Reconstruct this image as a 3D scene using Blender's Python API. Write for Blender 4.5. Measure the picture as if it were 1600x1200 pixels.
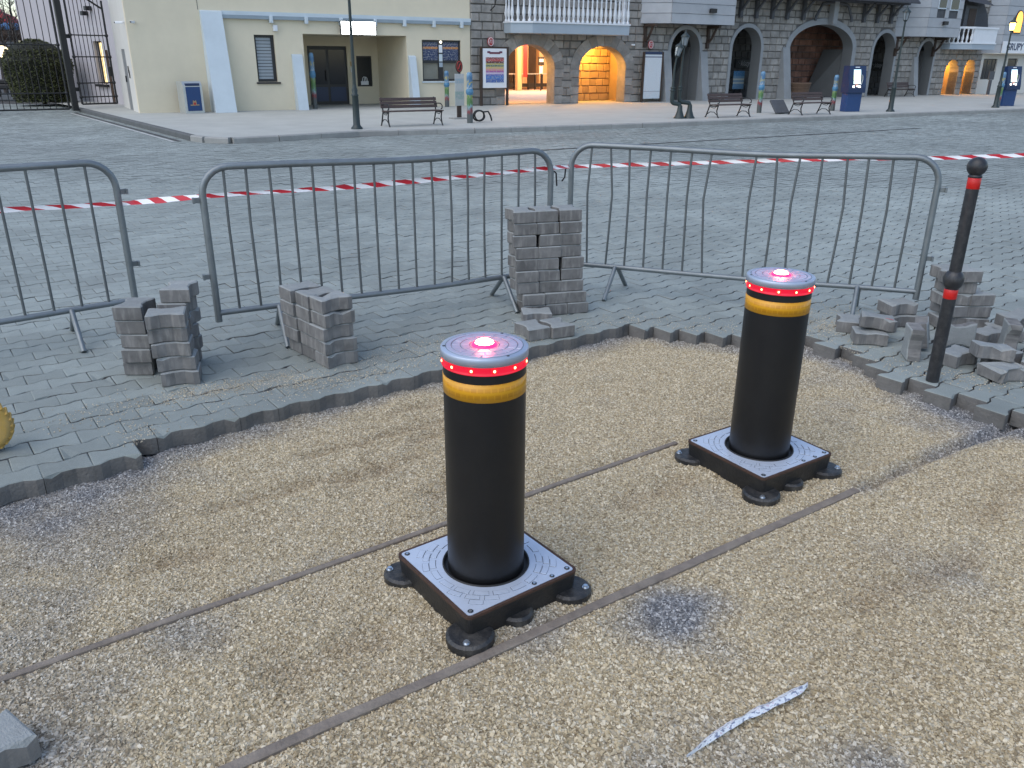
import bpy, bmesh, math, random
import numpy as np
from mathutils import Vector, Matrix, noise
from mathutils.geometry import tessellate_polygon

for _o in list(bpy.data.objects):
    bpy.data.objects.remove(_o)
scene = bpy.context.scene
COL = scene.collection
PI = math.pi
R = math.radians

# ------------------------------------------------------------------ camera
CAM_H = 1.6775
cam_data = bpy.data.cameras.new('camera')
cam_data.sensor_width = 36.0
cam_data.lens = 28.667
cam_data.clip_start = 0.05
cam_data.clip_end = 3000
cam = bpy.data.objects.new('camera', cam_data)
COL.objects.link(cam)
cam.matrix_world = Matrix.Translation((0, 0, CAM_H)) @ Matrix.Rotation(PI / 2 - 0.3779596, 4, 'X') @ Matrix.Rotation(0.0063427, 4, 'Z')
scene.camera = cam

# ------------------------------------------------------------------ dusk sky, weak diffuse sun
SUN_ELEV = R(54)
SUN_AZ = R(228)          # direction the light comes from, clockwise from +Y
world = bpy.data.worlds.new('World')
scene.world = world
world.use_nodes = True
wn = world.node_tree.nodes
sky = wn.new('ShaderNodeTexSky')
sky.sky_type = 'NISHITA'
sky.sun_disc = False
sky.sun_elevation = SUN_ELEV
sky.sun_rotation = SUN_AZ
sky.air_density = 1.0
sky.dust_density = 1.0
sky.ozone_density = 0.5
wn['Background'].inputs['Strength'].default_value = 0.10
world.node_tree.links.new(sky.outputs['Color'], wn['Background'].inputs['Color'])

sun_data = bpy.data.lights.new('sun', 'SUN')
sun_data.energy = 0.6
sun_data.angle = R(80)
sun_data.color = (1.0, 0.96, 0.86)
sun = bpy.data.objects.new('sun', sun_data)
COL.objects.link(sun)
_dir = Vector((math.sin(SUN_AZ) * math.cos(SUN_ELEV), math.cos(SUN_AZ) * math.cos(SUN_ELEV), math.sin(SUN_ELEV)))
sun.rotation_euler = _dir.to_track_quat('Z', 'Y').to_euler()

scene.render.engine = 'CYCLES'
scene.cycles.use_denoising = True
scene.cycles.denoiser = 'OPENIMAGEDENOISE'
scene.cycles.max_bounces = 6
scene.cycles.diffuse_bounces = 3
scene.cycles.glossy_bounces = 3
scene.cycles.transmission_bounces = 4
scene.cycles.caustics_reflective = False
scene.cycles.caustics_refractive = False
scene.cycles.sample_clamp_indirect = 4.0
scene.view_settings.view_transform = 'Standard'
scene.view_settings.look = 'None'
scene.view_settings.exposure = 1.25
scene.view_settings.gamma = 1.0

# ------------------------------------------------------------------ helpers
rng = random.Random(7)


def tag(o, label=None, cat=None, group=None, kind=None):
    if label: o['label'] = label
    if cat: o['category'] = cat
    if group: o['group'] = group
    if kind: o['kind'] = kind
    return o


def empty(name, loc=(0, 0, 0), rz=0.0, parent=None):
    o = bpy.data.objects.new(name, None)
    o.empty_display_size = 0.1
    COL.objects.link(o)
    o.location = loc
    o.rotation_euler = (0, 0, rz)
    if parent: o.parent = parent
    return o


def link_mesh(name, me, mat=None, parent=None, loc=None, rot=None):
    o = bpy.data.objects.new(name, me)
    COL.objects.link(o)
    if mat is not None and len(me.materials) == 0: me.materials.append(mat)
    if parent: o.parent = parent
    if loc is not None: o.location = loc
    if rot is not None: o.rotation_euler = rot
    return o


def copy_tree(o, parent=None):
    c = o.copy()
    COL.objects.link(c)
    c.parent = parent
    for ch in list(o.children):
        copy_tree(ch, c)
    return c


class MB:
    """collects shapes, then links them as one mesh object"""
    def __init__(s, scale=1.0):
        s.v = []; s.f = []; s.k = scale; s.sm = []

    def add(s, verts, faces, smooth=False):
        b = len(s.v)
        s.v.extend([tuple(v) for v in verts])
        s.f.extend([tuple(b + i for i in f) for f in faces])
        s.sm.extend([smooth] * len(faces))
        return s

    def box(s, x0, x1, y0, y1, z0, z1, bev=0.0, M=None):
        if bev <= 0:
            vs = [(x0, y0, z0), (x1, y0, z0), (x1, y1, z0), (x0, y1, z0), (x0, y0, z1), (x1, y0, z1), (x1, y1, z1), (x0, y1, z1)]
            fs = [(0, 3, 2, 1), (4, 5, 6, 7), (0, 1, 5, 4), (1, 2, 6, 5), (2, 3, 7, 6), (3, 0, 4, 7)]
        else:
            b = bev
            def ring(i, z): return [(x0 + i, y0, z), (x1 - i, y0, z), (x1, y0 + i, z), (x1, y1 - i, z), (x1 - i, y1, z), (x0 + i, y1, z), (x0, y1 - i, z), (x0, y0 + i, z)]
            def inner(z): return [(x0 + b, y0 + b, z), (x1 - b, y0 + b, z), (x1 - b, y0 + b, z), (x1 - b, y1 - b, z), (x1 - b, y1 - b, z), (x0 + b, y1 - b, z), (x0 + b, y1 - b, z), (x0 + b, y0 + b, z)]
            vs = [(x0 + b, y0 + b, z0), (x1 - b, y0 + b, z0), (x1 - b, y1 - b, z0), (x0 + b, y1 - b, z0)] + ring(b, z0 + b) + ring(b, z1 - b) + \
                 [(x0 + b, y0 + b, z1), (x1 - b, y0 + b, z1), (x1 - b, y1 - b, z1), (x0 + b, y1 - b, z1)]
            fs = [(3, 2, 1, 0), (20, 21, 22, 23)]
            for i in range(8):
                j = (i + 1) % 8
                fs.append((4 + i, 4 + j, 12 + j, 12 + i))
            m = {0: 0, 1: 1, 2: 1, 3: 2, 4: 2, 5: 3, 6: 3, 7: 0}
            for i in range(8):
                j = (i + 1) % 8
                a, c = m[i], m[j]
                if a == c:
                    fs.append((a, 4 + j, 4 + i)); fs.append((20 + a, 12 + i, 12 + j))
                else:
                    fs.append((a, c, 4 + j, 4 + i)); fs.append((20 + c, 20 + a, 12 + i, 12 + j))
        if M is not None: vs = [M @ Vector(v) for v in vs]
        return s.add(vs, fs)

    def prism(s, poly, z0, z1, M=None, axis='z', smooth=False):
        """poly: 2-D outline ccw; extruded along axis (z: xy outline; y: xz outline)"""
        n = len(poly)
        if axis == 'z':
            vs = [(p[0], p[1], z0) for p in poly] + [(p[0], p[1], z1) for p in poly]
        else:
            vs = [(p[0], z0, p[1]) for p in poly] + [(p[0], z1, p[1]) for p in poly]
        tri = tessellate_polygon([[Vector((p[0], p[1], 0)) for p in poly]])
        fs = [(a, b, c) for a, b, c in tri] + [(n + c, n + b, n + a) for a, b, c in tri]
        for i in range(n):
            j = (i + 1) % n
            fs.append((i, j, n + j, n + i))
        if M is not None: vs = [M @ Vector(v) for v in vs]
        s.add(vs, fs)
        return s

    def tube(s, path, r, n=8, closed=False, flat=None):
        pts = [Vector(p) for p in path]
        m = len(pts)
        rs = r if isinstance(r, (list, tuple)) else [r] * m
        rings = []
        up = None
        for i, p in enumerate(pts):
            a = pts[(i - 1) % m] if (i > 0 or closed) else p
            b = pts[(i + 1) % m] if (i < m - 1 or closed) else p
            t = (b - a)
            if t.length < 1e-9: t = Vector((0, 0, 1))
            t.normalize()
            if up is None:
                up = Vector((0, 0, 1)) if abs(t.z) < 0.9 else Vector((0, 1, 0))
            x = up.cross(t)
            if x.length < 1e-6: x = Vector((1, 0, 0)).cross(t)
            x.normalize(); y = t.cross(x); y.normalize(); up = y
            rings.append([p + (x * math.cos(2 * PI * k / n) + y * math.sin(2 * PI * k / n)) * rs[i] for k in range(n)])
        vs = [q for rg in rings for q in rg]
        fs = []
        for i in range(m if closed else m - 1):
            for k in range(n):
                a = i * n + k; b = i * n + (k + 1) % n
                c = ((i + 1) % m) * n + (k + 1) % n; d = ((i + 1) % m) * n + k
                fs.append((a, b, c, d))
        s.add(vs, fs, True)
        if not closed:
            s.add(rings[0], [tuple(reversed(range(n)))])
            s.add(rings[-1], [tuple(range(n))])
        return s

    def lathe(s, prof, n=24, c=(0, 0, 0), smooth=True, a0=0.0, a1=2 * PI):
        """prof: (r, z) from bottom to top"""
        full = abs(a1 - a0 - 2 * PI) < 1e-6
        cols = n if full else n + 1
        vs = []
        for r_, z in prof:
            for k in range(cols):
                a = a0 + (a1 - a0) * k / n
                vs.append((c[0] + r_ * math.cos(a), c[1] + r_ * math.sin(a), c[2] + z))
        fs = []
        for i in range(len(prof) - 1):
            for k in range(n):
                k2 = (k + 1) % cols
                fs.append((i * cols + k, i * cols + k2, (i + 1) * cols + k2, (i + 1) * cols + k))
        s.add(vs, fs, smooth)
        return s

    def cyl(s, x, y, z0, z1, r, n=16, r1=None):
        r1 = r if r1 is None else r1
        s.lathe([(r, z0), (r1, z1)], n, (x, y, 0))
        b = [(x + r * math.cos(2 * PI * k / n), y + r * math.sin(2 * PI * k / n), z0) for k in range(n)]
        t = [(x + r1 * math.cos(2 * PI * k / n), y + r1 * math.sin(2 * PI * k / n), z1) for k in range(n)]
        s.add(b, [tuple(reversed(range(n)))]); s.add(t, [tuple(range(n))])
        return s

    def sphere(s, c, r, n=12, m=8, sc=(1, 1, 1)):
        vs = []
        for i in range(m + 1):
            th = PI * i / m
            for k in range(n):
                a = 2 * PI * k / n
                vs.append((c[0] + sc[0] * r * math.sin(th) * math.cos(a), c[1] + sc[1] * r * math.sin(th) * math.sin(a), c[2] + sc[2] * r * math.cos(th)))
        fs = []
        for i in range(m):
            for k in range(n):
                k2 = (k + 1) % n
                if i == 0: fs.append((k, n + k, n + k2))
                elif i == m - 1: fs.append((i * n + k, (i + 1) * n + k, i * n + k2))
                else: fs.append((i * n + k, (i + 1) * n + k, (i + 1) * n + k2, i * n + k2))
        return s.add(vs, fs, True)

    def mesh(s, name):
        me = bpy.data.meshes.new(name)
        k = s.k
        me.from_pydata([(a * k, b * k, c * k) for a, b, c in s.v], [], s.f)
        me.polygons.foreach_set('use_smooth', s.sm)
        me.update()
        bm = bmesh.new(); bm.from_mesh(me)
        bmesh.ops.recalc_face_normals(bm, faces=bm.faces)
        bm.to_mesh(me); bm.free()
        return me

    def build(s, name, mat, parent=None, loc=None, rot=None):
        return link_mesh(name, s.mesh(name), mat, parent, loc, rot)


# ------------------------------------------------------------------ materials
def nodes_of(name):
    m = bpy.data.materials.new(name)
    m.use_nodes = True
    nt = m.node_tree
    return m, nt, nt.nodes['Principled BSDF'], nt.nodes, nt.links


def coords(nt, scale, kind='Object'):
    tc = nt.nodes.new('ShaderNodeTexCoord')
    mp = nt.nodes.new('ShaderNodeMapping')
    mp.inputs['Scale'].default_value = scale if isinstance(scale, (tuple, list)) else (scale,) * 3
    nt.links.new(tc.outputs[kind], mp.inputs['Vector'])
    return mp.outputs['Vector']


def mat(name, col, rough=0.6, var=0.12, nscale=6.0, metal=0.0, bump=0.0, bscale=60.0, spec=0.5, rand=0.0, grime=0.0, gscale=1.5, gcol=(0.08, 0.075, 0.07), island=0.0, kind='Object', coat=0.0):
    m, nt, bsdf, N, L = nodes_of(name)
    bsdf.inputs['Roughness'].default_value = rough
    bsdf.inputs['Metallic'].default_value = metal
    bsdf.inputs['Specular IOR Level'].default_value = spec
    bsdf.inputs['Coat Weight'].default_value = coat
    vec = coords(nt, 1.0, kind)
    no = N.new('ShaderNodeTexNoise'); no.inputs['Scale'].default_value = nscale; no.inputs['Detail'].default_value = 6.0; no.inputs['Roughness'].default_value = 0.65
    L.new(vec, no.inputs['Vector'])
    mr = N.new('ShaderNodeMapRange'); mr.inputs['From Min'].default_value = 0.25; mr.inputs['From Max'].default_value = 0.75
    mr.inputs['To Min'].default_value = 1 - var; mr.inputs['To Max'].default_value = 1 + var
    L.new(no.outputs['Fac'], mr.inputs['Value'])
    val = mr.outputs['Result']
    if rand > 0:
        oi = N.new('ShaderNodeObjectInfo')
        r2 = N.new('ShaderNodeMapRange'); r2.inputs['To Min'].default_value = 1 - rand; r2.inputs['To Max'].default_value = 1 + rand
        L.new(oi.outputs['Random'], r2.inputs['Value'])
        mu = N.new('ShaderNodeMath'); mu.operation = 'MULTIPLY'
        L.new(val, mu.inputs[0]); L.new(r2.outputs['Result'], mu.inputs[1]); val = mu.outputs[0]
    if island > 0:
        ge = N.new('ShaderNodeNewGeometry')
        r2 = N.new('ShaderNodeMapRange'); r2.inputs['To Min'].default_value = 1 - island; r2.inputs['To Max'].default_value = 1 + island
        L.new(ge.outputs['Random Per Island'], r2.inputs['Value'])
        mu = N.new('ShaderNodeMath'); mu.operation = 'MULTIPLY'
        L.new(val, mu.inputs[0]); L.new(r2.outputs['Result'], mu.inputs[1]); val = mu.outputs[0]
    vm = N.new('ShaderNodeVectorMath'); vm.operation = 'SCALE'
    vm.inputs[0].default_value = col[:3]
    L.new(val, vm.inputs['Scale'])
    out = vm.outputs['Vector']
    if grime > 0:
        n2 = N.new('ShaderNodeTexNoise'); n2.inputs['Scale'].default_value = gscale; n2.inputs['Detail'].default_value = 8.0; n2.inputs['Roughness'].default_value = 0.7
        L.new(vec, n2.inputs['Vector'])
        m2 = N.new('ShaderNodeMapRange'); m2.inputs['From Min'].default_value = 0.45; m2.inputs['From Max'].default_value = 0.75; m2.inputs['To Max'].default_value = grime
        L.new(n2.outputs['Fac'], m2.inputs['Value'])
        mx = N.new('ShaderNodeMix'); mx.data_type = 'RGBA'
        L.new(m2.outputs['Result'], mx.inputs['Factor']); L.new(out, mx.inputs[6]); mx.inputs[7].default_value = (*gcol, 1)
        out = mx.outputs[2]
    L.new(out, bsdf.inputs['Base Color'])
    if bump > 0:
        n3 = N.new('ShaderNodeTexNoise'); n3.inputs['Scale'].default_value = bscale; n3.inputs['Detail'].default_value = 5.0
        L.new(vec, n3.inputs['Vector'])
        bp = N.new('ShaderNodeBump'); bp.inputs['Strength'].default_value = bump; bp.inputs['Distance'].default_value = 0.01
        L.new(n3.outputs['Fac'], bp.inputs['Height']); L.new(bp.outputs['Normal'], bsdf.inputs['Normal'])
    return m


def emis(name, col, strength, base=(0.05, 0.05, 0.05), rough=0.4):
    m, nt, b, N, L = nodes_of(name)
    b.inputs['Base Color'].default_value = (*base, 1)
    b.inputs['Roughness'].default_value = rough
    b.inputs['Emission Color'].default_value = (*col, 1)
    b.inputs['Emission Strength'].default_value = strength
    # a faint unevenness of the light source
    vec = coords(nt, 1.0)
    no = N.new('ShaderNodeTexNoise'); no.inputs['Scale'].default_value = 9.0
    L.new(vec, no.inputs['Vector'])
    mr = N.new('ShaderNodeMapRange'); mr.inputs['To Min'].default_value = strength * 0.85; mr.inputs['To Max'].default_value = strength * 1.15
    L.new(no.outputs['Fac'], mr.inputs['Value']); L.new(mr.outputs['Result'], b.inputs['Emission Strength'])
    return m


def bands(name, stops, axis='Z', emission=0.0, rough=0.35, lines=0.0, lscale=40.0):
    """flat print: constant bands of colour along one generated axis, fine lines of type over them"""
    m, nt, b, N, L = nodes_of(name)
    b.inputs['Roughness'].default_value = rough
    tc = N.new('ShaderNodeTexCoord')
    sp = N.new('ShaderNodeSeparateXYZ'); L.new(tc.outputs['Generated'], sp.inputs[0])
    cr = N.new('ShaderNodeValToRGB'); cr.color_ramp.interpolation = 'CONSTANT'
    L.new(sp.outputs[axis], cr.inputs['Fac'])
    el = cr.color_ramp.elements
    while len(el) > 1: el.remove(el[-1])
    el[0].position = stops[0][0]; el[0].color = (*stops[0][1], 1)
    for p, c in stops[1:]:
        e = el.new(p); e.color = (*c, 1)
    out = cr.outputs['Color']
    if lines > 0:
        mp = N.new('ShaderNodeMapping'); mp.inputs['Scale'].default_value = (9.0, 1.0, lscale)
        L.new(tc.outputs['Generated'], mp.inputs['Vector'])
        no = N.new('ShaderNodeTexNoise'); no.inputs['Scale'].default_value = 1.6; no.inputs['Detail'].default_value = 3.0
        L.new(mp.outputs['Vector'], no.inputs['Vector'])
        st = N.new('ShaderNodeMapRange'); st.inputs['From Min'].default_value = 0.5; st.inputs['From Max'].default_value = 0.62; st.inputs['To Max'].default_value = lines
        L.new(no.outputs['Fac'], st.inputs['Value'])
        mx = N.new('ShaderNodeMix'); mx.data_type = 'RGBA'; mx.blend_type = 'DIFFERENCE'
        L.new(st.outputs['Result'], mx.inputs['Factor']); L.new(out, mx.inputs[6]); mx.inputs[7].default_value = (0.75, 0.75, 0.75, 1)
        out = mx.outputs[2]
    L.new(out, b.inputs['Base Color'])
    if emission > 0:
        L.new(out, b.inputs['Emission Color']); b.inputs['Emission Strength'].default_value = emission
    return m


M = {}
M['joint'] = mat('joint_sand', (0.045, 0.044, 0.042), 0.9, 0.3, 30)
M['ground'] = mat('ground_earth', (0.17, 0.17, 0.165), 0.9, 0.2, 1.5)


def paver_material(name, col, rand, island):
    m = mat(name, col, 0.85, 0.10, 7.0, rand=rand, island=island, grime=0.35, gscale=0.55, gcol=(0.17, 0.17, 0.165), bump=0.25, bscale=140, spec=0.3)
    return m


def world_paver(name, rand, island):
    """concrete seen in the sheet: world-space stains so that single pavers and the field match"""
    m, nt, b, N, L = nodes_of(name)
    b.inputs['Roughness'].default_value = 0.8
    b.inputs['Specular IOR Level'].default_value = 0.35
    ge = N.new('ShaderNodeNewGeometry')
    def nz(scale, detail=5.0):
        n = N.new('ShaderNodeTexNoise'); n.inputs['Scale'].default_value = scale; n.inputs['Detail'].default_value = detail; n.inputs['Roughness'].default_value = 0.65
        L.new(ge.outputs['Position'], n.inputs['Vector']); return n.outputs['Fac']
    def rangef(v, a, c, lo, hi):
        r = N.new('ShaderNodeMapRange'); r.inputs['From Min'].default_value = a; r.inputs['From Max'].default_value = c; r.inputs['To Min'].default_value = lo; r.inputs['To Max'].default_value = hi
        L.new(v, r.inputs['Value']); return r.outputs['Result']
    def mul(a, c):
        q = N.new('ShaderNodeMath'); q.operation = 'MULTIPLY'; L.new(a, q.inputs[0]); L.new(c, q.inputs[1]); return q.outputs[0]
    v = mul(mul(rangef(nz(0.45), 0.3, 0.7, 0.84, 1.13), rangef(nz(0.11), 0.32, 0.68, 0.84, 1.16)), rangef(nz(9.0), 0.3, 0.7, 0.93, 1.07))
    v = mul(v, rangef(nz(220.0, 2.0), 0.3, 0.7, 0.86, 1.14))
    if rand:
        oi = N.new('ShaderNodeObjectInfo'); v = mul(v, rangef(oi.outputs['Random'], 0, 1, 1 - rand, 1 + rand))
    if island: v = mul(v, rangef(ge.outputs['Random Per Island'], 0, 1, 1 - island, 1 + island))
    vm = N.new('ShaderNodeVectorMath'); vm.operation = 'SCALE'; vm.inputs[0].default_value = (0.264, 0.292, 0.274)
    L.new(v, vm.inputs['Scale'])
    mx = N.new('ShaderNodeMix'); mx.data_type = 'RGBA'
    L.new(rangef(nz(1.3, 8.0), 0.52, 0.75, 0.0, 0.45), mx.inputs['Factor']); L.new(vm.outputs['Vector'], mx.inputs[6]); mx.inputs[7].default_value = (0.200, 0.212, 0.200, 1)
    L.new(mx.outputs[2], b.inputs['Base Color'])
    bp = N.new('ShaderNodeBump'); bp.inputs['Strength'].default_value = 0.35; bp.inputs['Distance'].default_value = 0.003
    L.new(nz(160.0, 4.0), bp.inputs['Height']); L.new(bp.outputs['Normal'], b.inputs['Normal'])
    return m


M['paver'] = world_paver('paver_concrete', 0.10, 0.0)
M['paver_field'] = world_paver('paver_concrete_field', 0.0, 0.10)


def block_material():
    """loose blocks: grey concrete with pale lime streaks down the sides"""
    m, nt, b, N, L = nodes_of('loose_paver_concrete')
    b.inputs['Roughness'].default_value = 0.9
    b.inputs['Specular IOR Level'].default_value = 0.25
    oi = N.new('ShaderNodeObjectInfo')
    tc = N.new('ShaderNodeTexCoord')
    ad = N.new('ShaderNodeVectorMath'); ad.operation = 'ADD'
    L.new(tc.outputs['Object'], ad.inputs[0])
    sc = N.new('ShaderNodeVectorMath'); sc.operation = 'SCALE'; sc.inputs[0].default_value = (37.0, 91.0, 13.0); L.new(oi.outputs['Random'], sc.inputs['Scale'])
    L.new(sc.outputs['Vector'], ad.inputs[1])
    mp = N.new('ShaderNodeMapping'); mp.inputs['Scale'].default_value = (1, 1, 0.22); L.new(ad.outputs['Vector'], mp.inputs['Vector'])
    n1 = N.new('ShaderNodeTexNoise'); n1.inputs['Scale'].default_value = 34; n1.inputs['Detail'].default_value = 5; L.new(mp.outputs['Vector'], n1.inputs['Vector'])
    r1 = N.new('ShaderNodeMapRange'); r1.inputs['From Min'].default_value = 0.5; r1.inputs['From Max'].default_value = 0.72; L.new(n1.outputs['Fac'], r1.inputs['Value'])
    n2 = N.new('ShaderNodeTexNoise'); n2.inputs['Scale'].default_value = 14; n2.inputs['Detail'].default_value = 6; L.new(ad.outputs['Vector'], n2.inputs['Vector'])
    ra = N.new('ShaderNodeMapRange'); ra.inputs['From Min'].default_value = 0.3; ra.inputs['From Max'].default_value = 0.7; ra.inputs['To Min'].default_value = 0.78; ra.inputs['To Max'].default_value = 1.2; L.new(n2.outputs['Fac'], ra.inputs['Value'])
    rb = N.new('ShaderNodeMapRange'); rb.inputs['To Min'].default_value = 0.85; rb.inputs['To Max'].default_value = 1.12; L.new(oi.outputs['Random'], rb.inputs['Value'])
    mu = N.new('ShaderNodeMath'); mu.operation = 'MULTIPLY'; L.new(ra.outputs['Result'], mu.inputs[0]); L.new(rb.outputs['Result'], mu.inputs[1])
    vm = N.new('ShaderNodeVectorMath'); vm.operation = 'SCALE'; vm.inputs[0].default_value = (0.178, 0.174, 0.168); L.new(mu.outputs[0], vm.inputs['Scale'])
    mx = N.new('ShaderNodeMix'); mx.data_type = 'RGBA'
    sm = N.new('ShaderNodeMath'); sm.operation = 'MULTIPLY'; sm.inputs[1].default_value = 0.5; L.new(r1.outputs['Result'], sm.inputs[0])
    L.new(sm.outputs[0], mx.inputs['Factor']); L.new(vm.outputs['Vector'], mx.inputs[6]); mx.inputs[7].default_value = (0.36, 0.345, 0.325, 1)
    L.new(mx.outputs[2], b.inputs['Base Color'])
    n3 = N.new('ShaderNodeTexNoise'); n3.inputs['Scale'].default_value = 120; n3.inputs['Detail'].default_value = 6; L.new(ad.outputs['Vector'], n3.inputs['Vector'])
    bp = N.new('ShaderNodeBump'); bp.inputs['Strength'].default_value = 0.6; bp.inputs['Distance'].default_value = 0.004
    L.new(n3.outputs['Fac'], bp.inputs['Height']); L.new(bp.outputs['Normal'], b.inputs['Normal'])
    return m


M['block'] = block_material()


def gravel_material(name, attr_type, stone):
    m, nt, b, N, L = nodes_of(name)
    b.inputs['Roughness'].default_value = 0.85
    b.inputs['Specular IOR Level'].default_value = 0.3
    at = N.new('ShaderNodeAttribute'); at.attribute_type = attr_type; at.attribute_name = 'grey'
    cr = N.new('ShaderNodeValToRGB')
    e = cr.color_ramp.elements
    e[0].position = 0.0; e[0].color = (0.26, 0.20, 0.12, 1)
    e[1].position = 1.0; e[1].color = (0.67, 0.60, 0.455, 1)
    for p, c in ((0.25, (0.44, 0.355, 0.222)), (0.55, (0.54, 0.447, 0.295)), (0.88, (0.65, 0.565, 0.415))):
        x = e.new(p); x.color = (*c, 1)
    cg = N.new('ShaderNodeValToRGB')
    e = cg.color_ramp.elements
    e[0].position = 0.0; e[0].color = (0.10, 0.10, 0.105, 1)
    e[1].position = 1.0; e[1].color = (0.52, 0.51, 0.50, 1)
    x = e.new(0.6); x.color = (0.25, 0.25, 0.25, 1)
    if stone:
        oi = N.new('ShaderNodeObjectInfo'); f = oi.outputs['Random']
    else:
        ge = N.new('ShaderNodeNewGeometry')
        vo = N.new('ShaderNodeTexVoronoi'); vo.inputs['Scale'].default_value = 110.0; L.new(ge.outputs['Position'], vo.inputs['Vector'])
        sp = N.new('ShaderNodeSeparateColor'); L.new(vo.outputs['Color'], sp.inputs[0]); f = sp.outputs[0]
        bp = N.new('ShaderNodeBump'); bp.inputs['Strength'].default_value = 0.8; bp.inputs['Distance'].default_value = 0.006
        L.new(vo.outputs['Distance'], bp.inputs['Height']); L.new(bp.outputs['Normal'], b.inputs['Normal'])
    L.new(f, cr.inputs['Fac']); L.new(f, cg.inputs['Fac'])
    mx = N.new('ShaderNodeMix'); mx.data_type = 'RGBA'
    L.new(at.outputs['Fac'], mx.inputs['Factor']); L.new(cr.outputs['Color'], mx.inputs[6]); L.new(cg.outputs['Color'], mx.inputs[7])
    out = mx.outputs[2]
    ad_ = N.new('ShaderNodeAttribute'); ad_.attribute_type = attr_type; ad_.attribute_name = 'rut_shade'
    dm = N.new('ShaderNodeMix'); dm.data_type = 'RGBA'; dm.blend_type = 'MULTIPLY'; L.new(ad_.outputs['Fac'], dm.inputs['Factor']); L.new(out, dm.inputs[6]); dm.inputs[7].default_value = (0.56, 0.48, 0.40, 1)  # brown shadow of the ruts put into the gravel colour
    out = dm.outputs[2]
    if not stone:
        dk = N.new('ShaderNodeVectorMath'); dk.operation = 'SCALE'; dk.inputs['Scale'].default_value = 0.72  # bed darker than its stones: shade of the gaps put into the colour
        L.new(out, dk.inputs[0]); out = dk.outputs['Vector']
    L.new(out, b.inputs['Base Color'])
    return m


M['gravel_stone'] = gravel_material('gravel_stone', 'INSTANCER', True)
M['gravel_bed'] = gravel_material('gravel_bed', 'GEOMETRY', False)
M['grit'] = mat('loose_grit', (0.44, 0.385, 0.29), 0.9, 0.1, 10, island=0.4)
M['wood_old'] = mat('weathered_batten', (0.20, 0.165, 0.135), 0.85, 0.3, 14, grime=0.5, gscale=9, gcol=(0.32, 0.28, 0.22), bump=0.5, bscale=60)
M['galv'] = mat('galvanised_steel', (0.23, 0.255, 0.265), 0.5, 0.15, 8, metal=0.75, grime=0.5, gscale=5, gcol=(0.2, 0.21, 0.21), bump=0.05, bscale=90)
M['galv_bar'] = mat('galvanised_bar', (0.16, 0.175, 0.18), 0.5, 0.15, 8, metal=0.7, grime=0.3, gscale=5, gcol=(0.16, 0.17, 0.17))
M['hook'] = mat('black_hook_steel', (0.03, 0.03, 0.032), 0.5, 0.2, 10, metal=0.5)
M['bollard_black'] = mat('bollard_black_powder_coat', (0.008, 0.008, 0.009), 0.40, 0.2, 5, spec=0.42, bump=0.05, bscale=300, grime=0.22, gscale=4, gcol=(0.035, 0.033, 0.03))
M['base_black'] = mat('base_black_bitumen', (0.012, 0.012, 0.013), 0.5, 0.3, 12, grime=0.25, gscale=8, gcol=(0.07, 0.065, 0.055), bump=0.2, bscale=80)
M['lug_black'] = mat('lug_black_dusty', (0.02, 0.02, 0.021), 0.45, 0.3, 14, grime=0.7, gscale=16, gcol=(0.12, 0.11, 0.095), bump=0.25, bscale=120)
M['rust'] = mat('rusty_frame', (0.065, 0.032, 0.020), 0.75, 0.35, 30, grime=0.5, gscale=20, gcol=(0.03, 0.02, 0.016), bump=0.2, bscale=150)
M['cast_grey'] = mat('cast_silver_paint', (0.44, 0.50, 0.61), 0.42, 0.06, 20, metal=0.5, grime=0.2, gscale=12, gcol=(0.24, 0.28, 0.34), bump=0.06, bscale=250)
M['bolt'] = mat('zinc_bolt', (0.62, 0.66, 0.70), 0.3, 0.08, 30, metal=0.9)
M['bolt_dark'] = mat('dark_bolt', (0.06, 0.065, 0.075), 0.45, 0.1, 30, metal=0.6)


def reflective_band():
    m, nt, b, N, L = nodes_of('amber_reflective_band')
    b.inputs['Roughness'].default_value = 0.32
    b.inputs['Specular IOR Level'].default_value = 0.5
    tc = N.new('ShaderNodeTexCoord')
    mp = N.new('ShaderNodeMapping'); mp.inputs['Scale'].default_value = (1, 1, 1); L.new(tc.outputs['Object'], mp.inputs['Vector'])
    vo = N.new('ShaderNodeTexBrick'); vo.inputs['Scale'].default_value = 11.0; vo.inputs['Mortar Size'].default_value = 0.05
    vo.inputs['Color1'].default_value = (0.60, 0.275, 0.006, 1); vo.inputs['Color2'].default_value = (0.54, 0.235, 0.005, 1); vo.inputs['Mortar'].default_value = (0.66, 0.32, 0.012, 1)
    # unroll the cylinder: angle across, height up
    sp = N.new('ShaderNodeSeparateXYZ'); L.new(mp.outputs['Vector'], sp.inputs[0])
    an = N.new('ShaderNodeMath'); an.operation = 'ARCTAN2'; L.new(sp.outputs['Y'], an.inputs[0]); L.new(sp.outputs['X'], an.inputs[1])
    sc = N.new('ShaderNodeMath'); sc.operation = 'MULTIPLY'; sc.inputs[1].default_value = 0.28; L.new(an.outputs[0], sc.inputs[0])
    cb = N.new('ShaderNodeCombineXYZ'); L.new(sc.outputs[0], cb.inputs['X']); L.new(sp.outputs['Z'], cb.inputs['Y'])
    L.new(cb.outputs[0], vo.inputs['Vector'])
    L.new(vo.outputs['Color'], b.inputs['Base Color'])
    return m


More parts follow.
